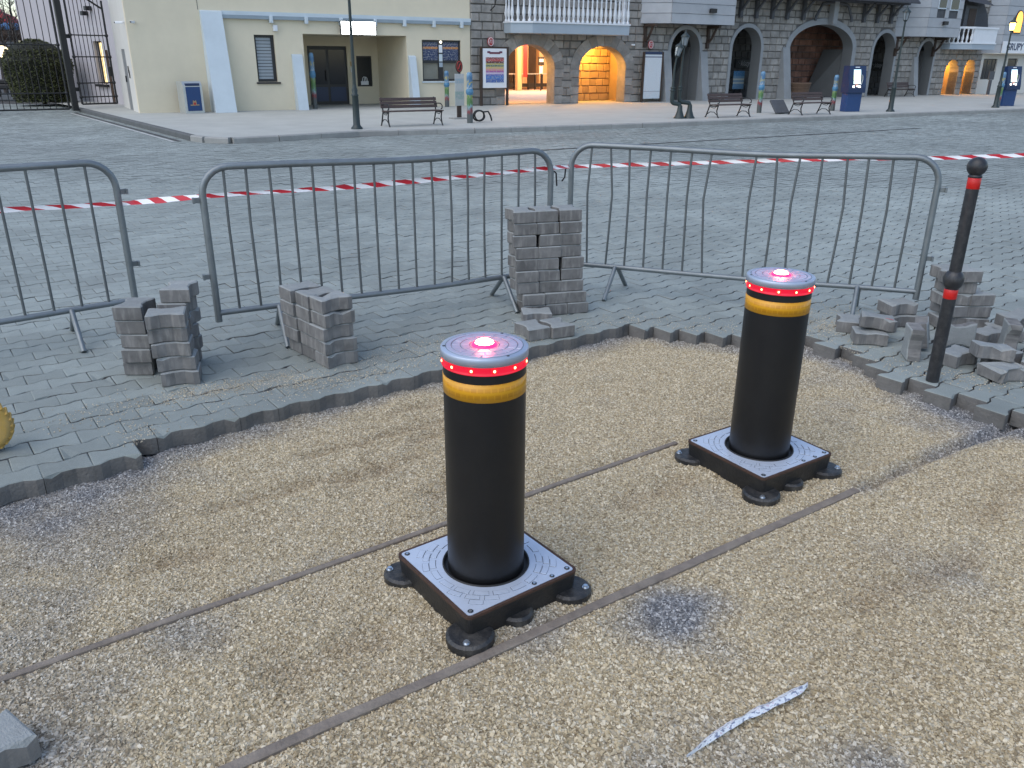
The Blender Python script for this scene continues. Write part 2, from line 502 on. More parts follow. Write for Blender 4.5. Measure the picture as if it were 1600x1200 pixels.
M['amber'] = reflective_band()
M['led_ring'] = emis('red_led_ring', (1.0, 0.0, 0.035), 0.34, base=(0.12, 0.012, 0.02), rough=0.25)
M['led'] = emis('red_led', (1.0, 0.16, 0.07), 10.0, base=(0.3, 0.02, 0.02))
M['led_house'] = emis('red_led_housing', (1.0, 0.004, 0.015), 0.7, base=(0.2, 0.01, 0.01))
M['lens'] = emis('red_beacon_lens', (1.0, 0.30, 0.12), 16.0, base=(0.4, 0.05, 0.05))
M['lens_rim'] = emis('red_beacon_rim', (1.0, 0.004, 0.05), 3.0, base=(0.4, 0.02, 0.03))
M['post_black'] = mat('post_charcoal_paint', (0.022, 0.023, 0.026), 0.4, 0.2, 8, spec=0.45, grime=0.5, gscale=25, gcol=(0.09, 0.09, 0.09))
M['post_red'] = mat('post_red_reflector', (0.55, 0.012, 0.01), 0.35, 0.1, 30)
M['yellow'] = mat('yellow_plastic', (0.58, 0.30, 0.008), 0.55, 0.15, 12, grime=0.3, gscale=10, gcol=(0.25, 0.16, 0.05))
M['yellow_tyre'] = mat('dusty_yellow_tread', (0.48, 0.30, 0.07), 0.8, 0.2, 16, grime=0.4, gscale=14, gcol=(0.3, 0.26, 0.2))
# the street
M['pave_far'] = mat('promenade_paving', (0.395, 0.40, 0.368), 0.85, 0.12, 1.2, grime=0.3, gscale=0.4, gcol=(0.34, 0.33, 0.31), bump=0.15, bscale=8)
M['kerb'] = mat('kerb_concrete', (0.30, 0.30, 0.285), 0.85, 0.15, 3, grime=0.4, gscale=2, gcol=(0.16, 0.16, 0.15))
M['kerb_top'] = M['kerb']
M['drain'] = mat('drain_iron', (0.055, 0.055, 0.055), 0.8, 0.2, 5)
M['line_white'] = mat('worn_white_line', (0.55, 0.55, 0.53), 0.8, 0.15, 6, grime=0.4, gscale=4, gcol=(0.3, 0.3, 0.3))
M['cream'] = mat('cream_render', (0.70, 0.625, 0.47), 0.85, 0.05, 1.2, grime=0.2, gscale=0.8, gcol=(0.52, 0.46, 0.35), bump=0.1, bscale=40)
M['cream_white'] = mat('pale_render', (0.62, 0.60, 0.55), 0.85, 0.05, 1.2, grime=0.2, gscale=0.8, gcol=(0.5, 0.48, 0.44))
M['trim'] = mat('pale_blue_trim', (0.55, 0.62, 0.66), 0.7, 0.06, 2, grime=0.25, gscale=1.2, gcol=(0.42, 0.48, 0.5))
M['trim_dark'] = mat('blue_grey_gutter', (0.26, 0.32, 0.36), 0.6, 0.08, 3)
M['dark_frame'] = mat('dark_window_frame', (0.018, 0.018, 0.02), 0.4, 0.1, 6)
M['glass_dark'] = mat('dark_glass', (0.02, 0.024, 0.03), 0.08, 0.1, 2, spec=0.6)
M['glass_lit'] = mat('dim_glass', (0.20, 0.20, 0.17), 0.12, 0.2, 2, spec=0.6)
M['blind'] = mat('grey_blind', (0.30, 0.34, 0.37), 0.6, 0.08, 4)
M['stone'] = mat('grey_stone', (0.285, 0.272, 0.25), 0.9, 0.28, 3.0, rand=0.22, grime=0.5, gscale=2.5, gcol=(0.10, 0.098, 0.095), bump=0.7, bscale=9)
M['stone_field'] = mat('grey_stone_field', (0.285, 0.272, 0.25), 0.9, 0.28, 3.0, island=0.22, grime=0.5, gscale=2.5, gcol=(0.10, 0.098, 0.095), bump=0.7, bscale=9)
M['mortar'] = mat('stone_mortar', (0.125, 0.12, 0.113), 0.95, 0.2, 4)
M['arch_trim'] = mat('smooth_arch_trim', (0.27, 0.285, 0.295), 0.85, 0.12, 2, grime=0.35, gscale=1.5, gcol=(0.16, 0.165, 0.165))
M['stone_warm'] = mat('sandstone_blocks', (0.38, 0.27, 0.15), 0.9, 0.2, 3, rand=0.2, grime=0.3, gscale=3, gcol=(0.16, 0.12, 0.08), bump=0.5, bscale=9)
M['stone_red'] = mat('reddish_stone', (0.19, 0.095, 0.065), 0.9, 0.35, 2.5, rand=0.3, grime=0.6, gscale=1.6, gcol=(0.045, 0.04, 0.036), bump=0.6, bscale=9)
M['niche'] = mat('niche_plaster', (0.10, 0.10, 0.098), 0.9, 0.2, 2)
M['niche_fin'] = mat('niche_render', (0.095, 0.095, 0.092), 0.9, 0.12, 2)
M['balcony'] = mat('white_balcony_paint', (0.68, 0.71, 0.74), 0.6, 0.05, 3, grime=0.15, gscale=2, gcol=(0.5, 0.52, 0.54))
M['balcony_slab'] = mat('grey_blue_fascia', (0.34, 0.40, 0.45), 0.7, 0.06, 2)
M['clad'] = mat('grey_painted_board', (0.36, 0.38, 0.40), 0.7, 0.08, 3, rand=0.06, grime=0.2, gscale=2, gcol=(0.27, 0.28, 0.29))
M['brown_wood'] = mat('dark_brown_timber', (0.045, 0.03, 0.022), 0.75, 0.3, 6, bump=0.2, bscale=20)
M['timber_grey'] = mat('slate_grey_timber', (0.075, 0.08, 0.088), 0.8, 0.2, 5)
M['slate'] = mat('dark_slate_roof', (0.045, 0.048, 0.055), 0.7, 0.25, 6, bump=0.3, bscale=12)
M['iron'] = mat('black_ironwork', (0.012, 0.012, 0.013), 0.5, 0.15, 8)
M['lamp_green'] = mat('dark_green_cast_iron', (0.02, 0.032, 0.032), 0.45, 0.15, 8)
M['lamp_glass'] = mat('lantern_glass', (0.22, 0.25, 0.27), 0.12, 0.1, 5, spec=0.6)
M['bench_wood'] = mat('brown_bench_slat', (0.065, 0.042, 0.036), 0.6, 0.25, 12, bump=0.15, bscale=40)
M['blue'] = mat('deep_blue_enamel', (0.012, 0.05, 0.16), 0.35, 0.06, 4)
M['navy'] = mat('navy_enamel', (0.010, 0.028, 0.085), 0.35, 0.06, 4)
M['steel'] = mat('brushed_steel', (0.55, 0.57, 0.56), 0.4, 0.08, 6, metal=0.7)
M['white'] = mat('white_paint', (0.72, 0.74, 0.76), 0.5, 0.04, 4)
M['red'] = mat('red_enamel', (0.42, 0.03, 0.03), 0.4, 0.1, 6)
M['gold'] = mat('ochre_print', (0.55, 0.32, 0.06), 0.5, 0.1, 6)
M['black'] = mat('matt_black', (0.012, 0.012, 0.012), 0.6, 0.1, 6)
M['grey_text'] = mat('grey_script', (0.22, 0.22, 0.22), 0.6, 0.1, 6)
M['led_sign'] = emis('white_led_sign', (0.95, 1.0, 1.0), 7.0, base=(0.6, 0.6, 0.6))
M['warm_lamp'] = emis('warm_lamp_glow', (1.0, 0.58, 0.18), 10.0)
M['orange_window'] = emis('orange_lit_pane', (1.0, 0.42, 0.06), 1.3, base=(0.3, 0.14, 0.03))
M['screen'] = bands('ticket_screen', [(0.0, (0.75, 0.95, 0.85)), (0.22, (0.35, 0.5, 0.45)), (0.28, (0.85, 0.95, 0.6)), (0.6, (0.75, 0.95, 0.95)), (0.85, (0.5, 0.75, 0.85))], 'Z', 0.75, lines=0.3, lscale=14)
M['button'] = emis('lit_button', (1.0, 0.9, 0.85), 1.6)
M['button_red'] = emis('lit_red_button', (1.0, 0.25, 0.12), 0.5)
M['leaf'] = mat('olive_leaf', (0.062, 0.070, 0.022), 0.7, 0.3, 6, island=0.5)
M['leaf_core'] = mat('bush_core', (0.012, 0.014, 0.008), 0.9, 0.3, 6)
M['bark'] = mat('bare_bark', (0.06, 0.05, 0.045), 0.9, 0.2, 8)
M['lavender'] = mat('pale_lavender_render', (0.46, 0.435, 0.455), 0.85, 0.05, 1, grime=0.15, gscale=0.7, gcol=(0.38, 0.36, 0.38))
M['rubber'] = mat('tyre_rubber', (0.018, 0.018, 0.018), 0.8, 0.2, 9)
M['pink_floor'] = mat('courtyard_paving', (0.50, 0.42, 0.40), 0.8, 0.1, 2)
M['orange_paint'] = mat('apricot_column_paint', (0.62, 0.40, 0.22), 0.7, 0.06, 2)
M['basket'] = mat('wicker_brown', (0.12, 0.075, 0.05), 0.8, 0.35, 30)
M['kerb_dark'] = mat('dark_kerb', (0.10, 0.105, 0.105), 0.85, 0.15, 3)
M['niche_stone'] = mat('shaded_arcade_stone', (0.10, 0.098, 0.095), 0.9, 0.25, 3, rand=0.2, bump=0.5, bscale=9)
M['mural_blue'] = mat('mural_blue_paint', (0.07, 0.20, 0.33), 0.45, 0.3, 12)
M['paver_side'] = mat('shaded_soiled_paver_side', (0.14, 0.135, 0.128), 0.92, 0.3, 9, kind='Object', grime=0.5, gscale=14, gcol=(0.24, 0.225, 0.20), bump=0.5, bscale=70, rand=.12)  # soil stains plus the shade of upright faces, both put into the colour
M['block_top'] = mat('loose_paver_top', (0.27, 0.285, 0.28), 0.85, 0.15, 18, rand=0.12, grime=0.4, gscale=11, gcol=(0.20, 0.195, 0.18), bump=0.5, bscale=150)  # paler than the block sides: light from above put into the colour
M['groove'] = mat('groove_dirt_shade', (0.05, 0.065, 0.09), 0.8, 0.2, 20)  # dark outlines: dirt plus edge shadow put into the colour
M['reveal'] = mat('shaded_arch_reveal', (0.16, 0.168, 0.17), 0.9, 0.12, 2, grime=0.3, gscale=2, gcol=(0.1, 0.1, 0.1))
M['door_plaster'] = mat('recessed_side_door', (0.20, 0.205, 0.205), 0.8, 0.1, 3)
M['plate_grey'] = mat('cast_plate_paint', (0.58, 0.64, 0.74), 0.42, 0.05, 20, metal=0.35, grime=0.25, gscale=12, gcol=(0.42, 0.44, 0.46), bump=0.06, bscale=250)

# ------------------------------------------------------------------ ground, plaza, excavation
SITE = R(36.3)                      # the paving rows, battens and bollards all run this way
GZ = -0.085                         # level of the gravel in the excavation
PIT = [(-4.4, 0.9), (-2.62, 2.62), (-2.13, 3.0), (-1.75, 3.40), (-1.70, 3.53), (-1.2, 3.93), (-0.42, 4.50), (0.0, 4.82), (0.25, 5.02), (0.76, 5.37),
       (1.10, 5.22), (1.51, 5.10), (1.95, 5.16), (2.10, 4.80), (2.27, 4.32), (2.43, 4.08), (2.64, 3.83), (3.5, 2.8), (5.0, 1.0)]
PITN = np.array(PIT)


def in_pit(x, y):
    poly = PIT + [(5.0, -4.0), (-4.4, -4.0)]
    inside = False
    j = len(poly) - 1
    for i in range(len(poly)):
        xi, yi = poly[i]; xj, yj = poly[j]
        if (yi > y) != (yj > y) and x < (xj - xi) * (y - yi) / (yj - yi) + xi: inside = not inside
        j = i
    return inside


def pit_dist(x, y):
    a = PITN[:-1]; b = PITN[1:]; d = b - a
    q = np.array([x, y])
    t = np.clip(((q - a) * d).sum(1) / (d * d).sum(1), 0, 1)
    return float(np.sqrt((((a + d * t[:, None]) - q) ** 2).sum(1).min()))


def sheet(name, poly, z, material, kind='structure', parent=None):
    me = bpy.data.meshes.new(name)
    tri = tessellate_polygon([[Vector((p[0], p[1], 0)) for p in poly]])
    me.from_pydata([(p[0], p[1], z) for p in poly], [], [tuple(t) for t in tri])
    bm = bmesh.new(); bm.from_mesh(me)
    bmesh.ops.recalc_face_normals(bm, faces=bm.faces)
    for f in bm.faces:
        if f.normal.z < 0: f.normal_flip()
    bm.to_mesh(me); bm.free()
    o = link_mesh(name, me, material, parent)
    if kind: o['kind'] = kind
    return o


g = sheet('ground', [(-900, -300), (900, -300), (900, 1500), (-900, 1500)], -0.20, M['ground'])
tag(g, 'wide earth ground below all paving', kind='structure')

# the plaza: joint sand sheet set back from the excavation, pavers on it
back = []
for i, (x, y) in enumerate(PIT):
    cx, cy = 0.2, 1.2
    v = Vector((x - cx, y - cy)); l = v.length
    v = v * ((l + 0.16) / l)
    back.append((cx + v.x, cy + v.y))
plaza = sheet('plaza', [(-60, 0.7)] + back + [(60, 0.8), (60, 70), (-60, 70)], -0.013, M['joint'])
tag(plaza, 'plaza paved with grey interlocking concrete blocks', kind='structure')

PL, PW, PN = 0.2, 0.0805, 0.0595    # paver: length, half width at the ends, half width at the waist


def paver_outline(gx=0.0009, gy=0.0046):
    L2 = PL / 2 - gx; W_ = PW - gy; N_ = PN - gy
    return [(-L2, -W_), (-0.072, -W_), (-0.028, -N_), (0.028, -N_), (0.072, -W_), (L2, -W_),
            (L2, W_), (0.072, W_), (0.028, N_), (-0.028, N_), (-0.072, W_), (-L2, W_)]


def inset(poly, d):
    n = len(poly); out = []
    for i in range(n):
        p0 = Vector(poly[i - 1]); p1 = Vector(poly[i]); p2 = Vector(poly[(i + 1) % n])
        e1 = (p1 - p0).normalized(); e2 = (p2 - p1).normalized()
        n1 = Vector((-e1.y, e1.x)); n2 = Vector((-e2.y, e2.x))
        m_ = (n1 + n2).normalized()
        out.append(tuple(p1 + m_ * (d / max(0.3, m_.dot(n1)))))
    return out


def paver_mesh(name, h=0.08, bev=0.004, g_=0.0, chips=0, seed=0, top=0.0, gy_=0.0046, foot=0.0):
    """double-T block with chamfered upper arris; z from top-h to top"""
    o0 = paver_outline(g_, gy_)
    if chips:
        rr = random.Random(seed)
        o0 = [(x + rr.uniform(-.003, .003), y + rr.uniform(-.003, .003)) for x, y in o0]
    o1 = inset(o0, bev)
    n = 12
    me = bpy.data.meshes.new(name)
    ob_ = inset(o0, foot) if foot else o0
    vs = [(x, y, top - h) for x, y in ob_] + [(x, y, top - bev * 0.8) for x, y in o0] + [(x, y, top) for x, y in o1]
    if chips:
        rr = random.Random(seed + 9)
        for k in range(chips):
            i = rr.randrange(12)
            x, y, z = vs[24 + i]; vs[24 + i] = (x * 0.94, y * 0.93, z - rr.uniform(0.003, 0.01))
            x, y, z = vs[12 + i]; vs[12 + i] = (x * 0.985, y * 0.97, z - rr.uniform(0.006, 0.018))
    fs = []
    for i in range(n):
        j = (i + 1) % n
        fs.append((i, j, 12 + j, 12 + i)); fs.append((12 + i, 12 + j, 24 + j, 24 + i))
    if foot:
        vs += [(x, y, top - h + foot * .8) for x, y in o0]
        fs = [(f[0] + 36, f[1] + 36, f[2], f[3]) if f[0] < 12 and f[1] < 12 and f[2] >= 12 else f for f in fs]
        fs += [(i, (i + 1) % 12, 36 + (i + 1) % 12, 36 + i) for i in range(12)]
    fs.append(tuple(range(24, 36)))
    fs.append(tuple(reversed(range(12))))
    me.from_pydata(vs, [], fs)
    me.update()
    return me


def darken_sides(me):  # upright faces get the stained colour with shade painted in
    me.materials.append(M['paver_side'])
    nz_ = np.empty(len(me.polygons) * 3, 'f'); me.polygons.foreach_get('normal', nz_)
    me.polygons.foreach_set('material_index', (np.abs(nz_[2::3]) < .3).astype('i'))
    me.update()


ca, sa = math.cos(SITE), math.sin(SITE)
LANE = 0.14
cells = []
for i in range(-260, 330):                 # rows
    for j in range(-200, 300):
        u = (j + 0.5 * (i % 2)) * PL; v = i * LANE
        x = ca * u - sa * v + 0.02; y = sa * u + ca * v
        if y < 0.8 or y > 33 or abs(x - 0.2) > 0.70 * y + 1.2: continue
        # nothing under the far pavement
        if y > 21.15 + 0.565 * (x + 1.0) and x > -6.2: continue
        cells.append((x, y))
cells = [c for c in cells if c[1] > 6.2 or not in_pit(*c)]
def in_frame(x, y):
    d = y * 0.9294 + CAM_H * 0.369
    return abs(x) < d * 0.628 + 0.12 and (CAM_H) * 0.9294 - y * 0.369 < 0.0 + d * 0.47
near = sorted([c for c in cells if in_frame(*c)], key=lambda c: c[0] ** 2 + c[1] ** 2)[:296]
nearset = set(near)
pav_me = [paver_mesh('paver', 0.085, 0.0045, 0.0009, chips=(1 if k > 2 else 0), seed=k) for k in range(6)]
for me in pav_me: me.materials.append(M['paver']); darken_sides(me)
rr = random.Random(3)
for (x, y) in near:
    o = link_mesh('paver', pav_me[rr.randrange(6)], None, plaza)
    o.location = (x, y, rr.uniform(-0.003, 0.0015))
    o.rotation_euler = (rr.gauss(0, 0.006), rr.gauss(0, 0.006), SITE + rr.gauss(0, 0.006) + (PI if rr.random() < .5 else 0))
# the rest of the field as one part: chamfered nearer, tops only beyond
fv, ff = [], []
def field(cs, full):
    o0 = paver_outline(); o1 = inset(o0, 0.004)
    nv = 0
    for (x, y) in cs:
        a = SITE + rr.gauss(0, 0.005); c, s_ = math.cos(a), math.sin(a)
        z = rr.uniform(-0.003, 0.0015); tx = rr.gauss(0, .008); ty = rr.gauss(0, .008)
        b = len(fv)
        if full:
            for (px, py) in o0: fv.append((x + c * px - s_ * py, y + s_ * px + c * py, -0.03))
            for (px, py) in o0: fv.append((x + c * px - s_ * py, y + s_ * px + c * py, z - 0.0032 + tx * px + ty * py))
            for (px, py) in o1: fv.append((x + c * px - s_ * py, y + s_ * px + c * py, z + tx * px + ty * py))
            for i in range(12):
                j = (i + 1) % 12
                ff.append((b + i, b + j, b + 12 + j, b + 12 + i)); ff.append((b + 12 + i, b + 12 + j, b + 24 + j, b + 24 + i))
            ff.append(tuple(range(b + 24, b + 36)))
        else:
            for (px, py) in o0: fv.append((x + c * px - s_ * py, y + s_ * px + c * py, z + tx * px + ty * py))
            ff.append(tuple(range(b, b + 12)))
rest = [c for c in cells if c not in nearset]
field([c for c in rest if c[1] < 12], True)
field([c for c in rest if c[1] >= 12], False)
me = bpy.data.meshes.new('paver_field'); me.from_pydata(fv, [], ff); me.update()
pf = link_mesh('paver_field', me, M['paver_field'], plaza)
darken_sides(me); pf['kind'] = 'stuff'
# iron slot drain across the plaza
mb = MB()
p0, p1 = Vector((-2.2, 15.25)), Vector((11.2, 23.5))
t = (p1 - p0).normalized(); nrm = Vector((-t.y, t.x)) * 0.05
mb.add([(p0.x - nrm.x, p0.y - nrm.y, 0.006), (p1.x - nrm.x, p1.y - nrm.y, 0.006), (p1.x + nrm.x, p1.y + nrm.y, 0.006), (p0.x + nrm.x, p0.y + nrm.y, 0.006)], [(0, 1, 2, 3)])
mb.build('slot_drain', M['drain'], plaza)

# ---- gravel bed: undulating sheet with ruts, footprints and a groove
BAT1 = ((-1.92, 1.645), (0.80, 3.585)); BAT2 = ((-1.22, 1.275), (1.498, 3.126)); GROOVE = ((1.53, 3.145), (2.85, 4.04))
sx = 0.03
xs = np.arange(-4.3, 4.9, sx); ys = np.arange(0.7, 5.75, sx)
dents = [(rr.uniform(-1.9, 2.2), rr.uniform(1.7, 4.6), rr.uniform(.06, .12), rr.uniform(.004, .011)) for _ in range(60)]
greys = [(0.52, 2.25, 0.16, 1.25), (0.63, 2.32, 0.11, 1.0), (-1.04, 2.14, 0.16, .45), (-1.45, 1.95, 0.3, .3), (-1.25, 1.66, 0.18, .6), (0.95, 1.62, 0.12, .8),
         (-1.75, 2.75, 0.40, .7), (0.1, 2.2, 0.16, .6), (-0.45, 1.75, 0.3, .25), (2.35, 3.9, .25, .6), (1.55, 2.5, .2, .3), (0.45, 1.55, .2, .6)]
def seg_d(x, y, s):
    a = Vector(s[0]); b = Vector(s[1]); d = b - a
    t_ = max(0, min(1, (Vector((x, y)) - a).dot(d) / d.length_squared)); return (Vector((x, y)) - a - d * t_).length
idx = {}; gv = []; gf = []; gg = []; gshade = []
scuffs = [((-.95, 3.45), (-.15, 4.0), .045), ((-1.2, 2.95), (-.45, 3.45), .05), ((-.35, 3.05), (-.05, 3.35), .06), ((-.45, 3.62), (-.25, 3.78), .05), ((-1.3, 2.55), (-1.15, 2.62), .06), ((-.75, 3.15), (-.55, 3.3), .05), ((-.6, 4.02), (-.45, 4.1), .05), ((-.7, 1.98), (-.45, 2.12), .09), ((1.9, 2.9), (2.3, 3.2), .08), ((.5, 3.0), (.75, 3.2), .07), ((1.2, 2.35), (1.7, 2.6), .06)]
keep = {}
for a, x in enumerate(xs):
    for b, y in enumerate(ys):
        pd = pit_dist(x, y); ins = in_pit(x, y)
        if not ins and pd > 0.14: continue
        if abs(x - 0.1) > 0.72 * y + 1.2: continue
        al = ca * x + sa * y; ac = -sa * x + ca * y
        h = 0.011 * noise.noise(Vector((x * 2.2, y * 2.2, 0.3))) + 0.006 * noise.noise(Vector((x * 6, y * 6, 4.0)))
        # raked streaks along the rows
        h += (0.011 if x < .6 and y > 2.6 else 0.006) * noise.noise(Vector((al * 1.3, ac * 6.5, 9.0)))
        if abs(ac - 3.05 - .1 * math.sin(al * 3)) < .25 and al < 2.2: h -= .012 * math.exp(-((ac - 3.05 - .06 * math.sin(al * 3)) / .045) ** 2) * (.6 + noise.noise(Vector((al * 3, 0, 1))))
        for (dx, dy, dr, dd) in dents:
            q = ((x - dx) ** 2 + (y - dy) ** 2) / (dr * dr)
            if q < 4: h -= dd * math.exp(-q) - 0.35 * dd * math.exp(-(math.sqrt(q) - 1.25) ** 2 * 6)
        gd = seg_d(x, y, GROOVE)
        if gd < .12: h -= 0.030 * math.exp(-(gd / 0.024) ** 2) - .012 * math.exp(-((gd - .055) / .02) ** 2)
        for s in (BAT1, BAT2):
            bd = seg_d(x, y, s)
            if bd < .12: h *= bd / .12
            if bd < .035: h -= 0.006
        if ins: h += 0.012 * math.exp(-(pd / 0.10) ** 2) * (0.6 + noise.noise(Vector((x * 3, y * 3, 7))))
        gr = -0.14 + 0.34 * noise.noise(Vector((x * 1.4, y * 1.4, 2.0))) + 0.3 * noise.noise(Vector((x * 5, y * 5, 3.0)))
        wd = 0.16 if x < -1.0 else 0.11
        gr += 0.95 * math.exp(-(pd / (wd * (1.5 + 1.2 * noise.noise(Vector((x * 2.5, y * 2.5, 5)))))) ** 2)
        for (dx, dy, dr, dd) in greys:
            q = ((x - dx) ** 2 + (y - dy) ** 2) / (dr * dr * (1 + 0.6 * noise.noise(Vector((x * 7, y * 7, 1)))) )
            gr += dd * math.exp(-q)
        if x < -.9 and y < 2.4: gr += .12
        if gd < .2: gr += .8 * math.exp(-(gd / .06) ** 2)
        shd = 0.0
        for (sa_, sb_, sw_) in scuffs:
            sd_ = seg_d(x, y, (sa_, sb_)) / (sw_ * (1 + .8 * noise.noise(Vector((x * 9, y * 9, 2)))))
            if sd_ < 3: shd += math.exp(-sd_ * sd_) * .75; h -= .014 * math.exp(-sd_ * sd_) - .008 * math.exp(-(sd_ - 1.7) ** 2 * 2)
        gshade.append(max(0, min(1, .58 * shd * (.7 + .9 * noise.noise(Vector((x * 16, y * 16, 8)))) + .22 * max(0, noise.noise(Vector((x * 1.2, y * 1.2, 11)))))))  # rut shade for the colour, plus some random darker tone
        rise = 0.038 * (1 - math.exp(-(pd / 0.55) ** 2)) if ins else 0.0
        idx[(a, b)] = len(gv); gv.append((x, y, GZ + rise + h)); gg.append(max(0, min(1, gr)))
for (a, b), i in idx.items():
    if (a + 1, b) in idx and (a + 1, b + 1) in idx and (a, b + 1) in idx:
        gf.append((i, idx[(a + 1, b)], idx[(a + 1, b + 1)], idx[(a, b + 1)]))


def gravel_mesh(name):
    me = bpy.data.meshes.new(name); me.from_pydata(gv, [], gf); me.update()
    at = me.attributes.new('grey', 'FLOAT', 'POINT'); at.data.foreach_set('value', gg)
    a3 = me.attributes.new('rut_shade', 'FLOAT', 'POINT'); a3.data.foreach_set('value', gshade)
    a2 = me.attributes.new('coarse', 'FLOAT', 'POINT'); a2.data.foreach_set('value', [1.0 + .32 * max(0, min(1, (2.45 - v[1]) / .7)) * (.75 + .8 * noise.noise(Vector((v[0] * 1.7, v[1] * 1.7, 6)))) for v in gv])
    for p in me.polygons: p.use_smooth = True
    return me


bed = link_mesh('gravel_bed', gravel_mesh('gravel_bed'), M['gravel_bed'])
tag(bed, 'floor of the excavation under the gravel', kind='structure')
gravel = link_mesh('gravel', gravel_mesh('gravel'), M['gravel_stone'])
tag(gravel, 'tan and grey crushed gravel filling the excavated strip', 'gravel', kind='stuff')


def gravel_nodes(material, density):
    ng = bpy.data.node_groups.new('gravel_scatter', 'GeometryNodeTree')
    ng.interface.new_socket('Geometry', in_out='INPUT', socket_type='NodeSocketGeometry')
    ng.interface.new_socket('Geometry', in_out='OUTPUT', socket_type='NodeSocketGeometry')
    N, L = ng.nodes, ng.links
    gi = N.new('NodeGroupInput'); go = N.new('NodeGroupOutput')
    dp = N.new('GeometryNodeDistributePointsOnFaces'); dp.inputs['Density'].default_value = density; dp.inputs['Seed'].default_value = 4
    L.new(gi.outputs[0], dp.inputs['Mesh'])
    gi_nodes = []
    join = N.new('GeometryNodeGeometryToInstance')
    for k in range(10):
        pts = N.new('GeometryNodePoints'); pts.inputs['Count'].default_value = 11 + k % 3
        rv = N.new('FunctionNodeRandomValue'); rv.data_type = 'FLOAT_VECTOR'
        rv.inputs['Min'].default_value = (-0.5, -0.40, -0.30); rv.inputs['Max'].default_value = (0.5, 0.40, 0.30); rv.inputs['Seed'].default_value = 11 + k
        L.new(rv.outputs['Value'], pts.inputs['Position'])
        ch = N.new('GeometryNodeConvexHull'); L.new(pts.outputs[0], ch.inputs[0])
        gi_nodes.append(ch)
    for ch in reversed(gi_nodes): L.new(ch.outputs[0], join.inputs[0])
    iop = N.new('GeometryNodeInstanceOnPoints')
    L.new(dp.outputs['Points'], iop.inputs['Points'])
    L.new(join.outputs[0], iop.inputs['Instance'])
    iop.inputs['Pick Instance'].default_value = True
    rot = N.new('FunctionNodeRandomValue'); rot.data_type = 'FLOAT_VECTOR'
    rot.inputs['Min'].default_value = (-0.7, -0.7, 0); rot.inputs['Max'].default_value = (0.7, 0.7, 6.283); rot.inputs['Seed'].default_value = 2
    L.new(rot.outputs['Value'], iop.inputs['Rotation'])
    sc = N.new('FunctionNodeRandomValue'); sc.data_type = 'FLOAT'
    sc.inputs[2].default_value = 0.0; sc.inputs[3].default_value = 1.0; sc.inputs['Seed'].default_value = 3
    pw = N.new('ShaderNodeMath'); pw.operation = 'POWER'; pw.inputs[1].default_value = 2.6
    L.new(sc.outputs[1], pw.inputs[0])
    mr = N.new('ShaderNodeMapRange'); mr.inputs['To Min'].default_value = 0.0066; mr.inputs['To Max'].default_value = 0.0165
    L.new(pw.outputs[0], mr.inputs['Value'])
    ca_ = N.new('GeometryNodeInputNamedAttribute'); ca_.data_type = 'FLOAT'; ca_.inputs['Name'].default_value = 'coarse'
    mm = N.new('ShaderNodeMath'); mm.operation = 'MULTIPLY'; L.new(mr.outputs['Result'], mm.inputs[0]); L.new(ca_.outputs['Attribute'], mm.inputs[1])
    L.new(mm.outputs[0], iop.inputs['Scale'])
    sm = N.new('GeometryNodeSetMaterial'); sm.inputs['Material'].default_value = material
    L.new(iop.outputs['Instances'], sm.inputs[0]); L.new(sm.outputs[0], go.inputs[0])
    return ng


md = gravel.modifiers.new('scatter', 'NODES')
md.node_group = gravel_nodes(M['gravel_stone'], 18500.0)

# grit strewn over the paving beside the excavation
def grit(name, label, n, sampler, material, rmin, rmax, z=0.001):
    mb = MB(); r2 = random.Random(n)
    for _ in range(n):
        x, y = sampler(r2)
        if in_pit(x, y): continue
        r_ = r2.uniform(rmin, rmax)
        a = r2.uniform(0, 6.28)
        vs = []
        for k in range(4):
            b = a + k * PI / 2 + r2.uniform(-.4, .4)
            vs.append((x + math.cos(b) * r_ * r2.uniform(.7, 1.2), y + math.sin(b) * r_ * r2.uniform(.7, 1.2), z))
        vs.append((x + r2.uniform(-.3, .3) * r_, y + r2.uniform(-.3, .3) * r_, z + r_ * r2.uniform(.7, 1.3)))
        vs.append((x + r2.uniform(-.5, .5) * r_, y + r2.uniform(-.5, .5) * r_, z + r_ * r2.uniform(.5, 1.0)))
        mb.add(vs, [(0, 1, 4), (1, 2, 5), (2, 3, 5), (3, 0, 4), (1, 5, 4), (3, 4, 5)])
    o = mb.build(name, material)
    tag(o, label, 'grit', kind='stuff')
    return o
def s_edge(r2):
    i = r2.choice([3, 4, 5, 5, 6, 6, 7, 8, 9, 10, 11, 12, 13])
    a = Vector(PIT[i]); b = Vector(PIT[i + 1]); p = a.lerp(b, r2.random())
    n_ = Vector((p.x - 0.2, p.y - 1.6)).normalized(); d = abs(r2.gauss(0, 0.16))
    return p.x + n_.x * d + r2.gauss(0, .04), p.y + n_.y * d + r2.gauss(0, .04)
def s_spot(spots):
    def f(r2):
        cx, cy, sx_, sy_, an = r2.choice(spots)
        u, v = r2.gauss(0, sx_), r2.gauss(0, sy_)
        return cx + math.cos(an) * u - math.sin(an) * v, cy + math.sin(an) * u + math.cos(an) * v
    return f
grit('grit', 'pale gravel grit strewn along the broken paving edge', 2600, s_edge, M['grit'], .0018, .005)
grit('grit', 'fine tan sand spilled on the paving between the two small stacks', 9000, s_spot([(-.85, 4.62, .22, .10, .6), (-1.3, 4.28, .12, .06, .6), (-.35, 5.0, .22, .10, .6), (2.35, 5.55, .2, .2, 0), (2.15, 5.3, .12, .10, 0), (-1.6, 4.1, .12, .06, .6)]), M['grit'], .0008, .0024)
